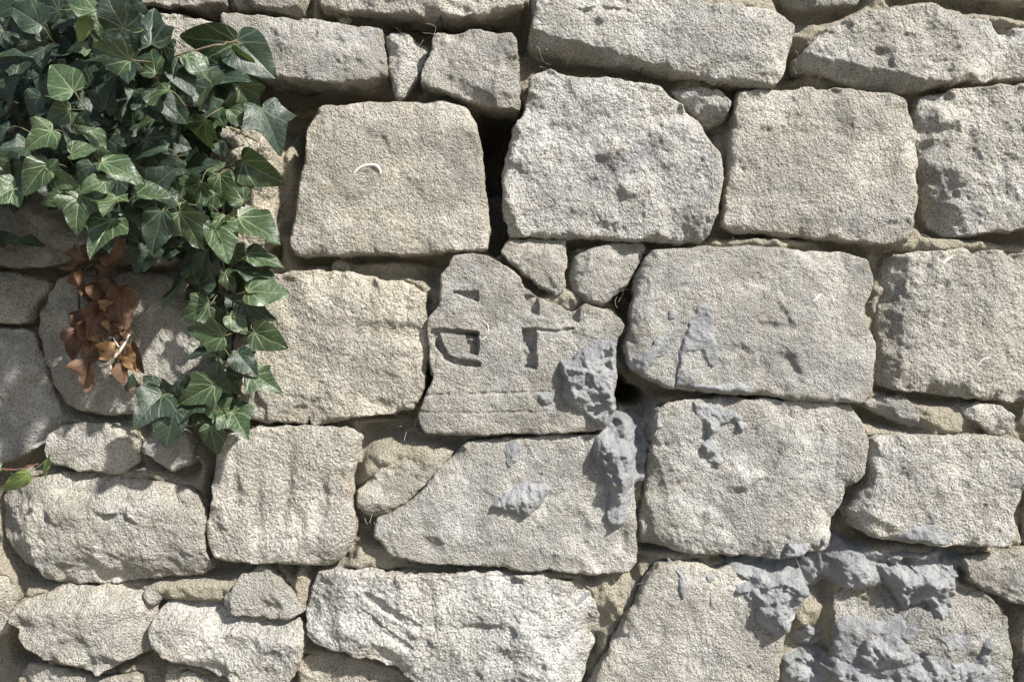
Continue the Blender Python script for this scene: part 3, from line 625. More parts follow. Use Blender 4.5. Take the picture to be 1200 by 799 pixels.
# ------------------------------------------------------------------ grey clay mortar thrown on the joints
vis = [s for s in S if s.step < 0.003]
def surface(X, Z):
    y = mortar_y(X / P + 600, (ZC - Z) / P + 399.5)
    for s in vis:
        h = s.query(X, Z); y = np.where(np.isnan(h), y, np.minimum(y, h))
    return y
def blur(a, n):
    for _ in range(n):
        p = np.pad(a, 1, mode='edge'); a = (p[:-2, 1:-1] + p[2:, 1:-1] + p[1:-1, :-2] + p[1:-1, 2:] + 2 * a) / 6
    return a
def clay(out, thick, label, lump=1.0, ragged=3.0, soft=9, blurn=6, bulge=0.0):
    pts = resample(chaikin(np.array(out, float)), 3.0); st_ = 1.25
    x0, x1 = pts[:, 0].min() - 6, pts[:, 0].max() + 6; y0, y1 = pts[:, 1].min() - 6, pts[:, 1].max() + 6
    px, py = np.meshgrid(np.arange(x0, x1, st_), np.arange(y0, y1, st_)); sd = int(x0 * 7 + y0 * 3) % 9973
    wx = px + ragged * n2(px, py, 14, sd) + ragged * .6 * n2(px, py, 6, sd + 1); wy = py + ragged * n2(px, py, 14, sd + 2) + ragged * .6 * n2(px, py, 6, sd + 3)
    d = sdf(wx, wy, pts)[0]
    X = (px - 600) * P; Z = ZC - (py - 399.5) * P
    base = surface(X, Z); low = blur(base, blurn)
    prof = np.clip(d / soft, 0, 1) ** 0.55; thick = thick * 1.35
    # folded, dragged plaster look
    q1 = px + 9 * n2(px, py, 22, sd + 5); q2 = py + 9 * n2(px, py, 22, sd + 6)
    t = thick * (0.75 + 0.75 * n2(px, py, 34, sd + 7)) + lump * (2.4 * ridged(q1, q2, 26, sd + 8) + 3.4 * n2(q1 * .9, q2, 13, sd + 9) + 2.2 * n2(q1 + 3 * n2(px, py, 8, sd + 12), q2, 7, sd + 10) + 1.2 * n2(px, py, 4, sd + 11) - .8) * min(1, thick / 7)
    t = np.maximum(t, thick * 0.15)
    y = low * prof + base * (1 - prof) - (t * prof) / 1000 + 0.0016 - 0.0016 * np.clip(d / 2.5, 0, 1) - bulge / 1000 * np.clip(d / 20, 0, 1)
    keep = d > -1.0
    cell = keep[:-1, :-1] & keep[1:, :-1] & keep[:-1, 1:] & keep[1:, 1:]
    ny, nx = px.shape; i = np.arange(nx * ny).reshape(ny, nx)
    q = np.stack([i[:-1, :-1], i[1:, :-1], i[1:, 1:], i[:-1, 1:]], -1)[cell]
    if len(q) == 0: return
    us = np.unique(q); rem = np.full(nx * ny, -1); rem[us] = np.arange(len(us))
    kx = (D + y) / D          # keep each lump over its traced place at its own depth
    v = np.stack([X, y, Z], -1).reshape(-1, 3)[us]
    n0 = len(v); q = rem[q]
    c = v.mean(0)
    link('clay_smear', mesh_from('clay_smear', v - c, q, None, True, [M_CLAY]), wall, label=label).location = Vector(c - WOFF)
clay([(653,424),(670,421),(682,407),(705,398),(722,402),(724,420),(722,444),(720,465),(722,480),(707,502),(687,487),(664,473),(657,466),(660,441)], 15, 'thick crumpled grey clay lump on the corner of the carved stone', lump=2.0, soft=12)
clay([(629,460),(640,457),(649,462),(646,472),(636,476),(629,470)], 4, 'small round grey clay dab on the carved stone')
clay([(640,474),(650,468),(653,473),(644,486),(637,485)], 1.5, 'thin grey clay streak below the round dab', ragged=1.5)
clay([(704,488),(722,478),(745,480),(760,492),(763,530),(758,560),(746,572),(738,588),(733,612),(720,621),(711,615),(709,600),(712,575),(702,560),(693,530),(697,505)], 10, 'grey clay tongue running down the joint below the dark hole', lump=1.8, blurn=40, bulge=12)
clay([(573,593),(590,575),(614,564),(641,565),(648,573),(634,590),(614,607),(587,597)], 9, 'small knobbly grey clay splat on the block below the carved stone', lump=1.6, soft=8)
clay([(590,520),(605,514),(612,525),(605,542),(597,551),(592,540)], 4, 'grey clay drip just under the carved stone')
clay([(816,355),(833,361),(838,385),(839,429),(826,432),(820,412),(802,413),(793,442),(789,430),(796,395),(804,385),(809,370)], 3.0, 'thin torn grey clay film across the long block', ragged=4, soft=4, blurn=3)
clay([(738,419),(757,412),(768,392),(786,388),(784,409),(765,425),(753,438),(742,436)], 3.0, 'grey clay film on the rounded end of the long block', ragged=4, soft=5, blurn=3)
clay([(779,364),(787,361),(794,366),(791,374),(781,375)], 2, 'tiny grey clay dab on the long block', ragged=2, soft=4)
clay([(800,428),(806,436),(815,447),(840,451),(862,447),(886,453),(880,463),(858,460),(849,470),(838,461),(813,458),(786,453),(792,442)], 4, 'ragged grey clay along the lower edge of the long block', ragged=4, soft=6)
clay([(808,470),(826,472),(842,474),(868,483),(877,503),(868,506),(857,492),(848,497),(838,512),(843,530),(848,541),(838,550),(828,540),(820,526),(829,507),(815,490)], 5, 'branching grey clay smear under the long block', lump=1.4, ragged=4, soft=6)
clay([(757,466),(768,470),(775,482),(776,500),(768,512),(760,500)], 5, 'grey clay lip on the corner beside the dark hole', lump=1.4, ragged=4, blurn=12)
clay([(774,645),(782,646),(792,664),(802,676),(804,697),(797,702),(792,690),(795,676),(784,662)], 3, 'thin grey clay dribble over a joint', ragged=1.5, soft=4)
clay([(824,672),(832,669),(838,675),(834,682),(827,681)], 2, 'grey clay speck beside the dribble', ragged=1.5, soft=4)
clay([(829,696),(834,693),(836,712),(832,717)], 2, 'narrow grey clay fleck beside the dribble', ragged=1, soft=3)
clay([(672,710),(682,701),(694,697),(695,702),(684,710),(675,714)], 2, 'grey clay dab near the end of a broken block', ragged=1.2, soft=4)
clay([(923,636),(946,634),(956,647),(953,672),(950,695),(939,712),(922,743),(900,739),(882,728),(885,706),(860,693),(862,682),(880,682),(857,668),(857,656),(880,652),(915,653)], 12, 'big lumpy grey clay patch above the triangular block', lump=2.0, soft=8, blurn=24, bulge=5)
clay([(962,625),(985,630),(1012,640),(1033,664),(1036,690),(1026,702),(1009,688),(985,690),(974,700),(952,697),(952,670),(957,648)], 9, 'smooth grey clay spread in the hollow between two blocks', lump=1.2, blurn=40, bulge=16)
clay([(1026,661),(1059,650),(1107,649),(1138,653),(1142,676),(1128,684),(1129,697),(1120,726),(1107,731),(1090,712),(1067,719),(1052,699),(1038,682)], 14, 'folded grey clay hanging over the mud-spattered block', lump=2.2, blurn=24, soft=8, bulge=6)
clay([(1012,775),(1020,758),(1056,744),(1067,762),(1086,772),(1083,783),(1053,795),(1020,790)], 9, 'grey clay lump on the mud-spattered block', lump=1.6)
clay([(1084,800),(1108,772),(1127,782),(1153,779),(1160,753),(1169,748),(1171,789),(1155,806),(1120,815),(1090,815)], 6, 'curved grey clay smear at the end of the mud-spattered block', lump=1.6)
clay([(940,754),(960,742),(980,752),(978,772),(952,774)], 10, 'round grey clay dollop in the joint', blurn=12, soft=10)
clay([(958,628),(990,632),(1020,645),(1060,652),(1110,648),(1135,655),(1120,680),(1085,700),(1050,690),(1020,700),(985,692),(955,690)], 5, 'grey clay coating over the joint above the mud-spattered block', lump=1.2, ragged=5, blurn=40, bulge=10)
clay([(990,770),(1040,765),(1100,770),(1150,785),(1180,780),(1185,830),(985,830)], 4, 'grey clay coat along the foot of the mud-spattered block', lump=1.6, ragged=8, soft=7, blurn=6)
clay([(985,735),(1010,722),(1040,735),(1060,728),(1085,740),(1075,760),(1040,748),(1015,762),(1000,790),(985,780)], 2.2, 'thin grey clay film across the mud-spattered block', ragged=6, soft=5, blurn=4)
clay([(1100,745),(1130,738),(1150,748),(1140,765),(1112,768)], 2, 'thin grey clay wipe near the end of the mud-spattered block', ragged=6, soft=5, blurn=4)
clay([(930,785),(960,773),(985,776),(1010,788),(1040,800),(1085,798),(1090,830),(930,830)], 8, 'rough grey clay bed in the lower joint', lump=2, blurn=14)
clay([(1047,628),(1083,612),(1100,618),(1120,621),(1116,632),(1102,646),(1084,638),(1062,640)], 4, 'grey clay scrape on the lower edge of a square block', lump=1.4)
clay([(722,398),(733,394),(738,410),(737,434),(729,442),(722,434)], 5, 'grey clay pressed in the crack beside the dark hole', blurn=12)

# thin dry rootlets and threads caught in the joints
def rootlets(spots):
    V = []; F4 = []; F3 = []; n = 0
    for (x, y, dep, L, ang) in spots:
        p = Vector(((x - 600) * P, dep, ZC - (y - 399.5) * P)); d = Vector((math.cos(ang), random.uniform(-.5, .1), math.sin(ang))).normalized(); pts = [p]
        for _ in range(6):
            d = (d + Vector((random.gauss(0, .35), random.gauss(0, .25), random.gauss(0, .35)))).normalized(); pts.append(pts[-1] + d * L * P / 6)
        pts, rr = smooth_path(pts, [.00022] * len(pts), 2); a, q, t = tube(pts, rr, 4)
        V += a; F4 += [tuple(n + k for k in f) for f in q]; F3 += [tuple(n + k for k in f) for f in t]; n += len(a)
    link('rootlets', mesh_from('rootlets', np.array(V) - WOFF, F4, F3, True, [M_PALE]), wall, kind='stuff')
rs = []
for cx, cy, n_ in ((480, 500, 7), (740, 335, 8), (945, 80, 9), (1065, 275, 5), (495, 45, 5), (870, 280, 6), (650, 72, 6), (335, 90, 5), (1020, 345, 4), (560, 288, 4), (925, 715, 4), (990, 475, 4), (425, 615, 4), (720, 690, 5)):
    for _ in range(n_): rs.append((cx + random.gauss(0, 14), cy + random.gauss(0, 7), random.uniform(.004, .03), random.uniform(12, 34), random.uniform(0, 6.28)))
rootlets(rs)

# ------------------------------------------------------------------ white crumbs on the stones
def at(px, py, y=0.0):
    k = (D + y) / D; return Vector(((px - 600) * P * k, y, ZC - (py - 399.5) * P * k))
def onwall(px, py, lift=0.0):
    y = 0.0
    for _ in range(3):
        p = at(px, py, y); y = float(surface(np.array([p.x]), np.array([p.z]))[0])
    return at(px, py, y - lift)
def crumb(path, rads, label):
    pts = [onwall(x, y, -r * P * .25) for (x, y), r in zip(path, rads)]
    pts, rr = smooth_path(pts, [r * P * .8 for r in rads], 4)
    vs, f4, f3 = tube(pts, rr, 8); c = pts[0]
    link('shell_fragment', mesh_from('shell_fragment', np.array(vs) - np.array(c), f4, f3, True, [M_WHITE]), None, label=label, category='shell').location = c
crumb([(415,203), (421,197), (430,194), (440,194), (445,199), (446,205)], [.8, 1.9, 2.4, 2.6, 2.2, 1.1], 'curved white crumb stuck on the squared block right of the ivy')
crumb([(565,376), (571,380), (572,388), (569,395), (564,398)], [.4, .8, .9, .8, .4], 'thin white curl on the carved stone')
crumb([(953,353), (957,349), (962,344)], [1, 2.2, 1], 'white chip on the long block with scratch marks')
crumb([(1105,308), (1110,304), (1116,301)], [1.2, 2.8, 1.4], 'white chip on the top edge of the wide rough block')
crumb([(1145,429), (1149,423), (1154,420), (1161,419)], [.5, 1.1, 1.2, .6], 'white curved flake low on the wide rough block')

# ------------------------------------------------------------------ ivy leaves
HALF = {
 'heart': [(0,0),(.10,-.07),(.26,-.09),(.41,.01),(.48,.17),(.46,.35),(.36,.57),(.20,.80),(.08,.94),(0,1)],
 'three': [(0,0),(.10,-.09),(.27,-.10),(.43,.02),(.54,.17),(.60,.32),(.42,.40),(.31,.52),(.22,.70),(.10,.89),(0,1)],
 'five':  [(0,0),(.12,-.13),(.38,-.15),(.41,-.01),(.46,.07),(.58,.24),(.63,.38),(.42,.43),(.30,.55),(.20,.74),(.08,.91),(0,1)],
 'long':  [(0,0),(.09,-.04),(.22,-.02),(.34,.10),(.39,.26),(.36,.44),(.27,.64),(.14,.85),(.05,.96),(0,1)]}
def leaf_mesh(shape, fold, curl, wave, seed, mat, asym=0.0, petiole=True, twist=0.0):
    r = random.Random(seed)
    h = resample_open(np.array(HALF[shape], float), 26); nu, nv = 6, len(h)
    vs = []; uv = []; f = []
    ph = r.uniform(0, 6.28); ph2 = r.uniform(0, 6.28)
    for side in (1, -1):
        b0 = len(vs); asc = 1 + asym * side
        for i in range(nv):
            for j in range(nu + 1):
                t = j / nu
                y0 = max(0.0, h[i, 1]) if i > 3 else h[i, 1] * 0.3 + 0.0
                ym = i / (nv - 1)
                x = h[i, 0] * t * asc * side; y = ym * (1 - t) + h[i, 1] * t
                ax = abs(x)
                z = fold * ax + curl * (y - 0.25) ** 2 * (1 if y > .25 else .3) + wave * math.sin(7 * y + ph) * ax * 1.4 + wave * .6 * math.sin(13 * y + ph2 * side) * t ** 3 * .4 - fold * .9 * ax * ax + twist * x * y
                vs.append((x, y, z)); uv.append((x, y))
        for i in range(nv - 1):
            for j in range(nu):
                a = b0 + i * (nu + 1) + j; q = (a, a + 1, a + nu + 2, a + nu + 1)
                f.append(q if side == 1 else q[::-1])
    nl = len(f); fm = [0] * nl; tri = []
    if petiole:
        L = r.uniform(.35, .6); sx = r.uniform(-.2, .2)
        pp, rr = smooth_path([(0, .02, -.006), (sx * .3, -L * .22, -.06), (sx, -L * .42, -.26), (sx * 1.2, -L * .5, -.60)], [.014, .014, .015, .017], 3)
        a, b4, b3 = tube(pp, rr, 5); o = len(vs)
        vs += a; uv += [(9, 9)] * len(a); f += [tuple(o + k for k in q) for q in b4]; tri = [tuple(o + k for k in q) for q in b3]
        fm += [1] * (len(b4) + len(b3))
    me = mesh_from('leaf', vs, f, tri, True, [mat, M_PET], fm)
    # drop the doubled midrib so the blade shades smoothly
    lay = me.uv_layers.new(name='leaf_uv'); vi = np.empty(len(me.loops), np.int32); me.loops.foreach_get('vertex_index', vi)
    lay.data.foreach_set('uv', np.array(uv, np.float32)[vi].ravel())
    return me
def resample_open(p, n):
    # smooth Catmull-Rom, then even steps
    q, _ = smooth_path([(a, b, 0) for a, b in p], [0] * len(p), 6); q = np.array([(v.x, v.y) for v in q])
    d = np.r_[0, np.cumsum(np.hypot(*np.diff(q, axis=0).T))]; t = np.linspace(0, d[-1], n)
    q = np.stack([np.interp(t, d, q[:, 0]), np.interp(t, d, q[:, 1])], 1); q[:, 0] = np.maximum(q[:, 0], 0); return q
LM = {}
def leaf_var(kind, shape, i):
    key = (kind, shape, i)
    if key not in LM:
        r = random.Random(hash(shape) % 1000 + i * 7 if False else len(LM) * 13 + 5)
        mat = {'g': M_LEAF, 'd': M_LEAFD, 'y': M_LEAFY, 'b': M_DEAD, 't': M_TAN}[kind]
        if kind in 'bt': LM[key] = leaf_mesh(shape, r.uniform(.4, 1.2), r.uniform(-1.0, .9), r.uniform(.2, .5), i, mat, r.uniform(-.2, .2), True, r.uniform(-1.4, 1.4))
        else: LM[key] = leaf_mesh(shape, r.uniform(.12, .50), r.uniform(-.55, -.08), r.uniform(.05, .17), i, mat, r.uniform(-.12, .12), True, r.uniform(-.3, .3))
    return LM[key]
WID = {'heart': .96, 'three': 1.10, 'five': 1.16, 'long': .78}
lr = random.Random(11)
def put_leaf(parent, bx, by, tx, ty, wpx, y, kind='g', shape=None, tip_out=None, roll=None, me=None):
    """leaf blade from base to tip (photograph pixels) at depth y in front of the wall"""
    ln = math.hypot(tx - bx, ty - by)
    if shape is None: shape = lr.choice(['heart', 'heart', 'three', 'three', 'five']) if wpx > ln * .62 else lr.choice(['heart', 'long'])
    full = max(ln, min(wpx * 1.02, ln * 1.45)); pitch = math.acos(min(1, ln / full))
    if tip_out is None: tip_out = 1 if lr.random() < .75 else -1
    base = at(bx, by, y); L = full * P * (D + y) / D
    d2 = Vector((tx - bx, 0, -(ty - by))).normalized()
    dirv = d2 * math.cos(pitch) + Vector((0, -1, 0)) * math.sin(pitch) * tip_out
    dirv = (dirv + Vector((0, lr.uniform(-.12, .12), 0))).normalized()
    wr = wpx * P * (D + y) / D / WID[shape]
    rl = roll
    if rl is None:
        cosr = min(1, wr / (L * .92)); rl = math.acos(max(.35, cosr)) * lr.choice((-1, 1)) * .75 + lr.uniform(-.18, .18)
    nrm = Vector((0, -1, 0)); nrm = (nrm - dirv * nrm.dot(dirv)).normalized()
    nrm = (nrm + Vector((-.12, 0, .22))); nrm = (nrm - dirv * nrm.dot(dirv)).normalized()
    nrm.rotate(Matrix.Rotation(rl, 3, dirv)); xa = dirv.cross(nrm).normalized()
    sx = max(wr / max(.4, math.cos(rl)), L * .45)
    m = Matrix((xa * sx, dirv * L, nrm * (sx + L) / 2)).transposed().to_4x4(); m.translation = base
    o = bpy.data.objects.new('leaf', me or leaf_var(kind, shape, lr.randrange(6))); C.objects.link(o)
    o.parent = parent; o.matrix_parent_inverse = Matrix.Identity(4)
    o.matrix_basis = Matrix.Translation(-parent.location) @ m
    return o

ivy = link('ivy_plant', None, label='dark green ivy hanging over the wall in a thick trailing mass', category='ivy')
ivy.location = at(60, 60, 0.02)
# base x, base y, tip x, tip y, width, kind, layer (mm in front of the wall), shape
IV = """49 30 10 5 42 d 105 heart|87 107 55 72 46 g 112 heart|146 34 132 -2 46 d 100 heart|112 13 70 0 32 g 108 heart|104 22 90 49 18 y 102 long|153 70 104 55 36 g 112 heart|100 72 105 94 32 d 84 three
147 48 194 55 38 d 74 three|151 72 162 102 48 d 88 five|48 114 25 132 30 d 98 heart|22 30 46 46 28 d 100 heart|-2 68 40 64 18 d 104 long|50 75 26 97 32 d 84 three|22 92 4 126 28 d 88 heart
70 12 33 -2 34 d 88 heart|86 28 60 33 20 d 98 heart|102 55 84 63 22 g 96 three|112 14 118 42 18 g 90 long|183 86 172 52 32 g 92 heart|277 49 212 48 28 g 92 long|278 47 319 87 50 d 82 heart
297 81 246 59 24 y 74 long|247 94 243 134 46 g 96 five|280 99 293 132 42 g 74 three|307 128 331 177 46 d 72 five|197 106 160 122 30 g 98 heart|208 80 229 112 30 d 76 heart|205 62 184 73 20 g 80 three
218 66 248 94 24 g 82 long|268 128 285 146 22 g 78 heart|254 130 263 149 18 g 80 heart|62 153 34 177 38 g 108 three|82 129 47 141 24 g 100 heart|34 173 6 176 32 d 92 three|56 192 26 230 36 g 104 heart
56 200 92 221 30 g 106 heart|108 193 93 222 28 d 96 heart|84 181 117 172 28 g 90 heart|117 188 150 184 24 g 90 three|119 189 170 213 30 g 96 long|124 212 96 226 32 g 100 heart|86 145 109 150 18 g 86 three
106 152 123 176 20 g 84 heart|18 219 -5 247 42 g 96 five|94 230 90 276 46 g 100 three|75 230 46 239 18 g 92 long|137 232 134 258 42 g 100 five|133 259 118 301 54 g 94 three|132 262 158 254 20 g 88 three
156 230 201 224 28 g 90 heart|194 174 152 182 26 d 80 heart|211 128 208 167 36 d 76 three|240 142 231 177 44 g 88 three|284 189 330 215 36 g 76 heart|274 196 306 217 26 d 58 heart|212 231 184 200 24 g 86 long
236 214 213 240 40 g 90 five|258 205 261 238 28 g 84 heart|252 226 248 250 20 g 78 heart|286 235 269 213 26 g 74 heart|278 254 327 279 36 g 78 heart|212 249 232 293 50 g 92 five|190 247 174 299 36 d 88 long
209 239 186 229 16 g 84 three|184 242 168 239 16 g 84 heart|253 200 245 182 20 g 72 three|255 168 263 181 16 d 66 heart|264 253 255 268 22 g 80 three|250 261 270 305 28 g 82 heart|233 334 248 298 44 d 66 heart
222 322 185 358 30 d 74 heart|290 299 330 307 26 g 64 heart|280 315 323 323 28 d 56 three|290 342 336 342 38 g 66 heart|285 353 321 377 28 d 52 three|264 319 274 342 20 g 60 heart|245 358 211 374 30 g 68 three
236 340 217 342 14 g 56 heart|262 393 218 387 32 g 66 three|259 407 219 416 18 d 52 long|269 370 288 390 22 g 58 heart|298 389 334 408 32 g 60 heart|279 414 302 440 26 d 60 heart|276 441 281 417 22 g 48 three
294 438 329 457 32 g 58 three|252 450 210 473 38 g 66 three|254 454 263 425 36 d 56 heart|190 463 172 490 46 d 66 three|204 481 196 523 34 d 70 heart|232 469 214 495 32 d 50 three|272 482 296 508 38 g 56 five
248 499 250 533 28 g 50 heart|242 469 251 491 18 g 52 heart|258 481 271 466 16 g 50 heart|182 452 168 440 16 d 44 heart|186 462 176 449 16 d 42 heart|198 460 195 444 18 d 44 heart|208 463 213 447 18 d 42 heart
155 458 156 440 18 d 36 heart|222 455 223 439 18 d 46 heart|252 342 243 364 26 d 40 heart|150 16 162 -6 30 d 70 heart|128 60 140 92 32 d 60 heart|0 120 -24 150 34 d 80 heart|172 136 150 160 30 d 50 three
60 100 40 132 34 d 60 three|128 130 150 150 32 d 52 heart|178 150 196 178 32 d 54 three|96 108 122 132 34 d 62 heart|10 150 -14 180 34 d 86 five|30 4 -6 18 34 d 92 heart|4 36 -18 60 34 d 90 five|226 120 204 140 28 d 58 heart"""
leafn = 0
for row in IV.replace('\n', '|').split('|'):
    f = row.split(); a = [float(x) for x in f[:5]]
    lay = float(f[6]); bush = float(sstep(285, 170, a[0]) * sstep(340, 250, a[1]))
    lay = lay * (1 + 1.05 * bush) if lay > 60 else lay
    if bush < .3: lay = lay * .72
    if bush < .3: a[4] *= 1.12; a[2] += (a[2] - a[0]) * .06; a[3] += (a[3] - a[1]) * .06
    put_leaf(ivy, *a, -lay / 1000, f[5], f[7]); leafn += 1
# inner leaves filling the depth of the mass, most with its shade painted in
def inside(x, y, poly):
    return bool(sdf(np.array([float(x)]), np.array([float(y)]), np.array(poly, float))[0][0] > 0)
MASS = [(-30,-30),(120,-30),(175,20),(205,60),(250,85),(290,110),(280,140),(250,170),(262,230),(262,290),(250,330),(225,320),(205,300),(165,285),(130,275),(60,235),(-30,235)]
k = 0
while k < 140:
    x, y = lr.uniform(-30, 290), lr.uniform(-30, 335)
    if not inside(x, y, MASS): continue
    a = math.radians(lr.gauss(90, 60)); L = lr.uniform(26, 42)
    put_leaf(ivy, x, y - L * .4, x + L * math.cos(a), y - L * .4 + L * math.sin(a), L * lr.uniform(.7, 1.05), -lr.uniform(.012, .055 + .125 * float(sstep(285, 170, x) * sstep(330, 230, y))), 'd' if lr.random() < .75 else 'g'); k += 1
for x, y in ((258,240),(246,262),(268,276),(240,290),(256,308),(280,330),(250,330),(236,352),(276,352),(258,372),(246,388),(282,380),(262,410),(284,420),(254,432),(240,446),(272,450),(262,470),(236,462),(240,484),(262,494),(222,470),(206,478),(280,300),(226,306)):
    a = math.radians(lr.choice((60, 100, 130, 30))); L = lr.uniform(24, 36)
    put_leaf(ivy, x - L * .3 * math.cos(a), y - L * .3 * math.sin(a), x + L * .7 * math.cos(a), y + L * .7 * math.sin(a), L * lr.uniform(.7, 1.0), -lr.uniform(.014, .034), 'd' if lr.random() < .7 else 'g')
# stems
def stem(parent, path, r0, r1, mat, name='stem', n=7):
    pts = [at(x, y, -d / 1000) for x, y, d in path]; rads = [(r0 + (r1 - r0) * i / (len(pts) - 1)) * P for i in range(len(pts))]
    pts, rr = smooth_path(pts, rads, 5)
    pts = [p + Vector((lr.gauss(0, .0006), lr.gauss(0, .0006), lr.gauss(0, .0006))) for p in pts]
    vs, f4, f3 = tube(pts, rr, n)
    o = link(name, mesh_from(name, np.array(vs) - np.array(parent.location), f4, f3, True, [mat]), parent); return o
stem(ivy, [(104,-140,-5),(112,-60,20),(116,0,60),(128,20,78),(142,40,84),(157,66,80),(168,74,74),(183,91,66),(201,100,58),(222,111,50),(234,120,40),(240,150,24),(228,178,14),(238,190,14),(247,207,18),(256,226,24),(262,252,28),(260,285,24),(262,317,22),(266,350,22),(265,372,22),(262,400,22),(266,416,18),(268,432,16),(262,455,18),(255,470,22),(251,490,20),(249,504,22)], 3.4, 1.0, M_STEM)
stem(ivy, [(255,474,22),(240,492,16),(222,498,14),(205,488,18),(190,468,20),(176,452,16)], 1.6, .9, M_STEM)
stem(ivy, [(70,-140,-5),(60,-40,30),(66,40,60),(74,100,70),(78,137,78),(74,158,76),(64,180,70),(60,200,64),(80,215,56),(105,226,52),(130,240,50),(160,248,44),(190,246,40),(212,240,34)], 3.2, 1.4, M_STEM)
stem(ivy, [(20,-140,-5),(0,-20,40),(-14,60,70),(-4,140,72),(12,200,64),(22,216,58)], 2.8, 1.2, M_STEM)
stem(ivy, [(120,130,40),(134,160,36),(152,180,30),(176,200,24)], 2.2, 1.2, M_STEM)
stem(ivy, [(168,74,76),(205,66,78),(232,58,82),(262,52,80),(278,48,80)], 1.6, 1.0, M_STEM)
stem(ivy, [(64,170,96),(76,178,92),(89,190,88)], .8, .8, M_PET, 'petiole'); stem(ivy, [(56,168,92),(64,180,88),(71,188,84)], .8, .8, M_PET, 'petiole')
stem(ivy, [(270,150,70),(280,155,72),(290,160,74),(302,166,72)], 1.9, 1.3, M_PET, 'bud_twig')
for a, b in (((252, 204), (284, 190)), ((262, 318), (290, 300)), ((266, 352), (290, 341)), ((268, 356), (286, 352)), ((262, 392), (298, 389)), ((276, 440), (294, 437)), ((252, 480), (272, 482)), ((262, 254), (279, 254))):
    stem(ivy, [(*a, 24), ((a[0] + b[0]) / 2, (a[1] + b[1]) / 2 - 1, 42), (*b, 62)], .9, .8, M_PET, 'petiole', 5)
# the plant goes on up and to the left of the photograph: one joined mass of leaves
def leaf_mass(name, spots, parent):
    V = []; F = []; U = []; n = 0; src = []
    for sh in ('heart', 'three', 'five'):
        me = leaf_var('d', sh, 0); co = np.empty(len(me.vertices) * 3, np.float32); me.vertices.foreach_get('co', co); co = co.reshape(-1, 3)
        uvv = np.full((len(co), 2), 9.0); 
        for lp, d in zip(me.loops, me.uv_layers[0].data): uvv[lp.vertex_index] = d.uv
        qs = np.array([tuple(p.vertices) for p in me.polygons if len(p.vertices) == 4 and p.material_index == 0]); src.append((co, uvv, qs))
    for (x, y, dep, L, ang) in spots:
        co, uvv, qs = src[lr.randrange(3)]
        d = Vector((math.cos(ang), lr.uniform(-.6, .2), math.sin(ang))).normalized(); nr = Vector((lr.uniform(-.5, .2), -1, lr.uniform(-.1, .8))); nr = (nr - d * nr.dot(d)).normalized(); xa = d.cross(nr)
        m = np.array([xa, d, nr]) * L; p = np.array(at(x, y, -dep))
        V.append(co @ m + p); F.append(qs + n); U.append(uvv); n += len(co)
    V = np.concatenate(V); F = np.concatenate(F); U = np.concatenate(U)
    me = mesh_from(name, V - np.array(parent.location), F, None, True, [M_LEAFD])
    lay = me.uv_layers.new(name='leaf_uv'); vi = np.empty(len(me.loops), np.int32); me.loops.foreach_get('vertex_index', vi)
    lay.data.foreach_set('uv', U[vi].astype(np.float32).ravel())
    return link(name, me, parent, kind='stuff')
sp = []
for _ in range(200):      # bushy shoulder left of the frame
    sp.append((lr.uniform(-420, -120), lr.uniform(-260, 330), lr.uniform(.02, .25), lr.uniform(.035, .055), math.radians(lr.gauss(-90, 60))))
for _ in range(160):      # over the top
    sp.append((lr.uniform(-160, 150), lr.uniform(-300, -70), lr.uniform(.01, .12), lr.uniform(.035, .055), math.radians(lr.gauss(-90, 60))))
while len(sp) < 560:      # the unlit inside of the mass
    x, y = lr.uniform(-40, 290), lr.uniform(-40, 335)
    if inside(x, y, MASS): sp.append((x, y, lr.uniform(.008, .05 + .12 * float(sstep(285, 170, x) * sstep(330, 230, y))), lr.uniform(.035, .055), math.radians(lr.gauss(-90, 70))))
leaf_mass('foliage', sp, ivy)

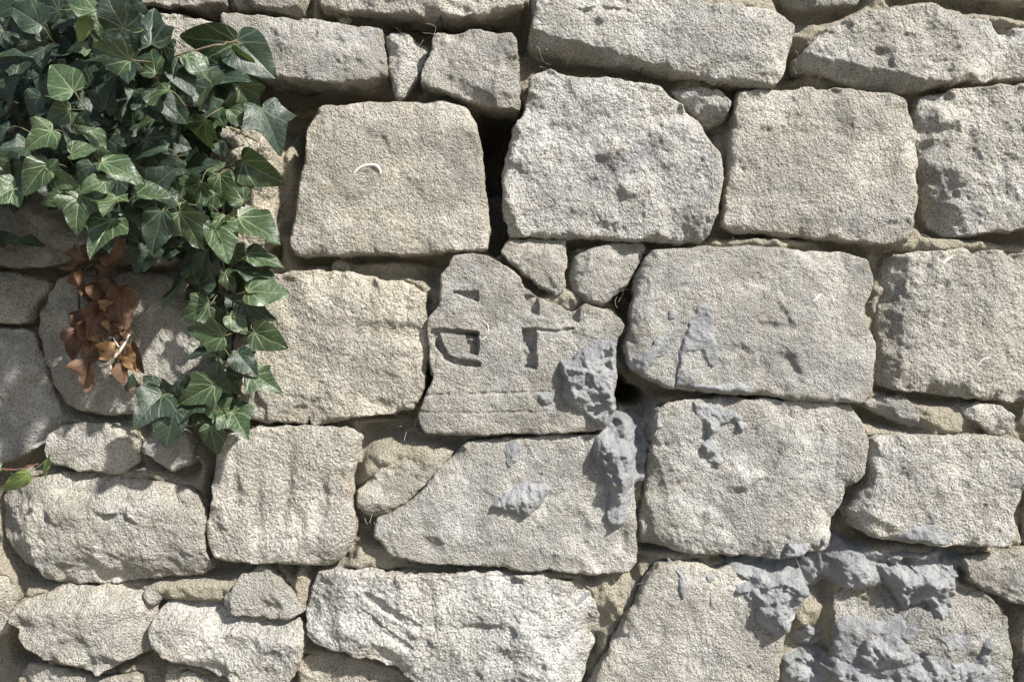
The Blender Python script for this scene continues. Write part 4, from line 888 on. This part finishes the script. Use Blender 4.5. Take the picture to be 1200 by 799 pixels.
# small sprigs reaching in beside the main plant
spr = link('ivy_sprig', None, label='short ivy sprig with bright young leaf against the shaded stone', category='ivy sprig'); spr.location = at(0, 288, -.01)
stem(spr, [(-60,250,20),(-20,285,18),(4,290,16),(20,284,24)], 1.4, .9, M_STEM)
put_leaf(spr, 21, 283, 51, 284, 17, -.035, 'g', 'heart'); put_leaf(spr, 20, 284, 8, 273, 13, -.034, 'g', 'heart'); put_leaf(spr, 8, 286, -8, 268, 18, -.03, 'd', 'heart'); put_leaf(spr, -2, 288, -20, 296, 18, -.03, 'd', 'heart')
spr2 = link('ivy_sprig', None, label='reddish-stemmed ivy sprig with two pale leaves in front of the lower stone', category='ivy sprig'); spr2.location = at(0, 550, -.01)
stem(spr2, [(-70,520,6),(-30,545,22),(0,549,34),(24,550,40),(46,543,42)], 1.3, .9, plain('red_stem', (0.17, 0.085, 0.06), .6, .2, 60, 0))
put_leaf(spr2, 33, 554, -2, 580, 17, -.045, 'y', 'long'); put_leaf(spr2, 58, 536, 48, 567, 18, -.045, 'y', 'heart', roll=.7); put_leaf(spr2, 0, 548, -24, 560, 18, -.04, 'g', 'heart')

# ------------------------------------------------------------------ dead branch
dead = link('dried_branch', None, label='hanging bunch of curled reddish-brown dead leaves below the ivy', category='dead branch'); dead.location = at(118, 340, 0)
DL = """90 316 88 287 28 b 40|108 304 108 275 13 b 38|130 313 145 276 20 b 44|120 310 133 337 22 b 38|98 320 105 361 24 b 44|112 330 134 360 26 b 48|130 356 123 390 14 t 52|118 358 104 396 30 b 52|142 338 140 394 26 b 36
98 367 83 390 20 b 36|90 388 88 422 26 b 36|108 400 100 428 18 b 44|134 412 107 411 22 t 60|106 420 98 462 28 b 46|143 408 160 437 20 t 40|154 404 169 438 16 b 32|140 424 149 452 16 b 34|160 449 171 464 14 b 28|104 380 98 402 18 b 42
126 372 140 400 22 b 40|118 392 128 424 20 t 46|112 344 118 372 20 b 38|136 380 150 412 18 b 30"""
for row in DL.replace('\n', '|').split('|'):
    f = row.split(); put_leaf(dead, *[float(x) for x in f[:5]], -float(f[6]) / 1000, f[5], lr.choice(('heart', 'long', 'three')), tip_out=lr.choice((-1, 1)), roll=lr.uniform(-.8, .8))
stem(dead, [(150,270,20),(126,300,30),(108,309,34),(95,319,30),(92,330,26),(92,366,16)], 1.4, .9, M_BLACK)
stem(dead, [(108,309,34),(116,325,36),(124,350,34),(130,385,34),(136,420,30),(146,440,16)], 1.2, .8, M_BLACK)
stem(dead, [(118,428,50),(129,424,54),(137,415,56),(144,405,54),(151,392,48)], 2.6, 1.0, M_PALE, 'bleached_twig')
stem(dead, [(138,414,56),(128,408,58),(122,402,58),(130,396,56),(140,406,56)], 1.0, .8, M_PALE, 'bleached_twig')
stem(dead, [(129,424,54),(130,434,54)], 1.4, .6, M_PALE, 'bleached_twig')
bpy.context.view_layer.update()
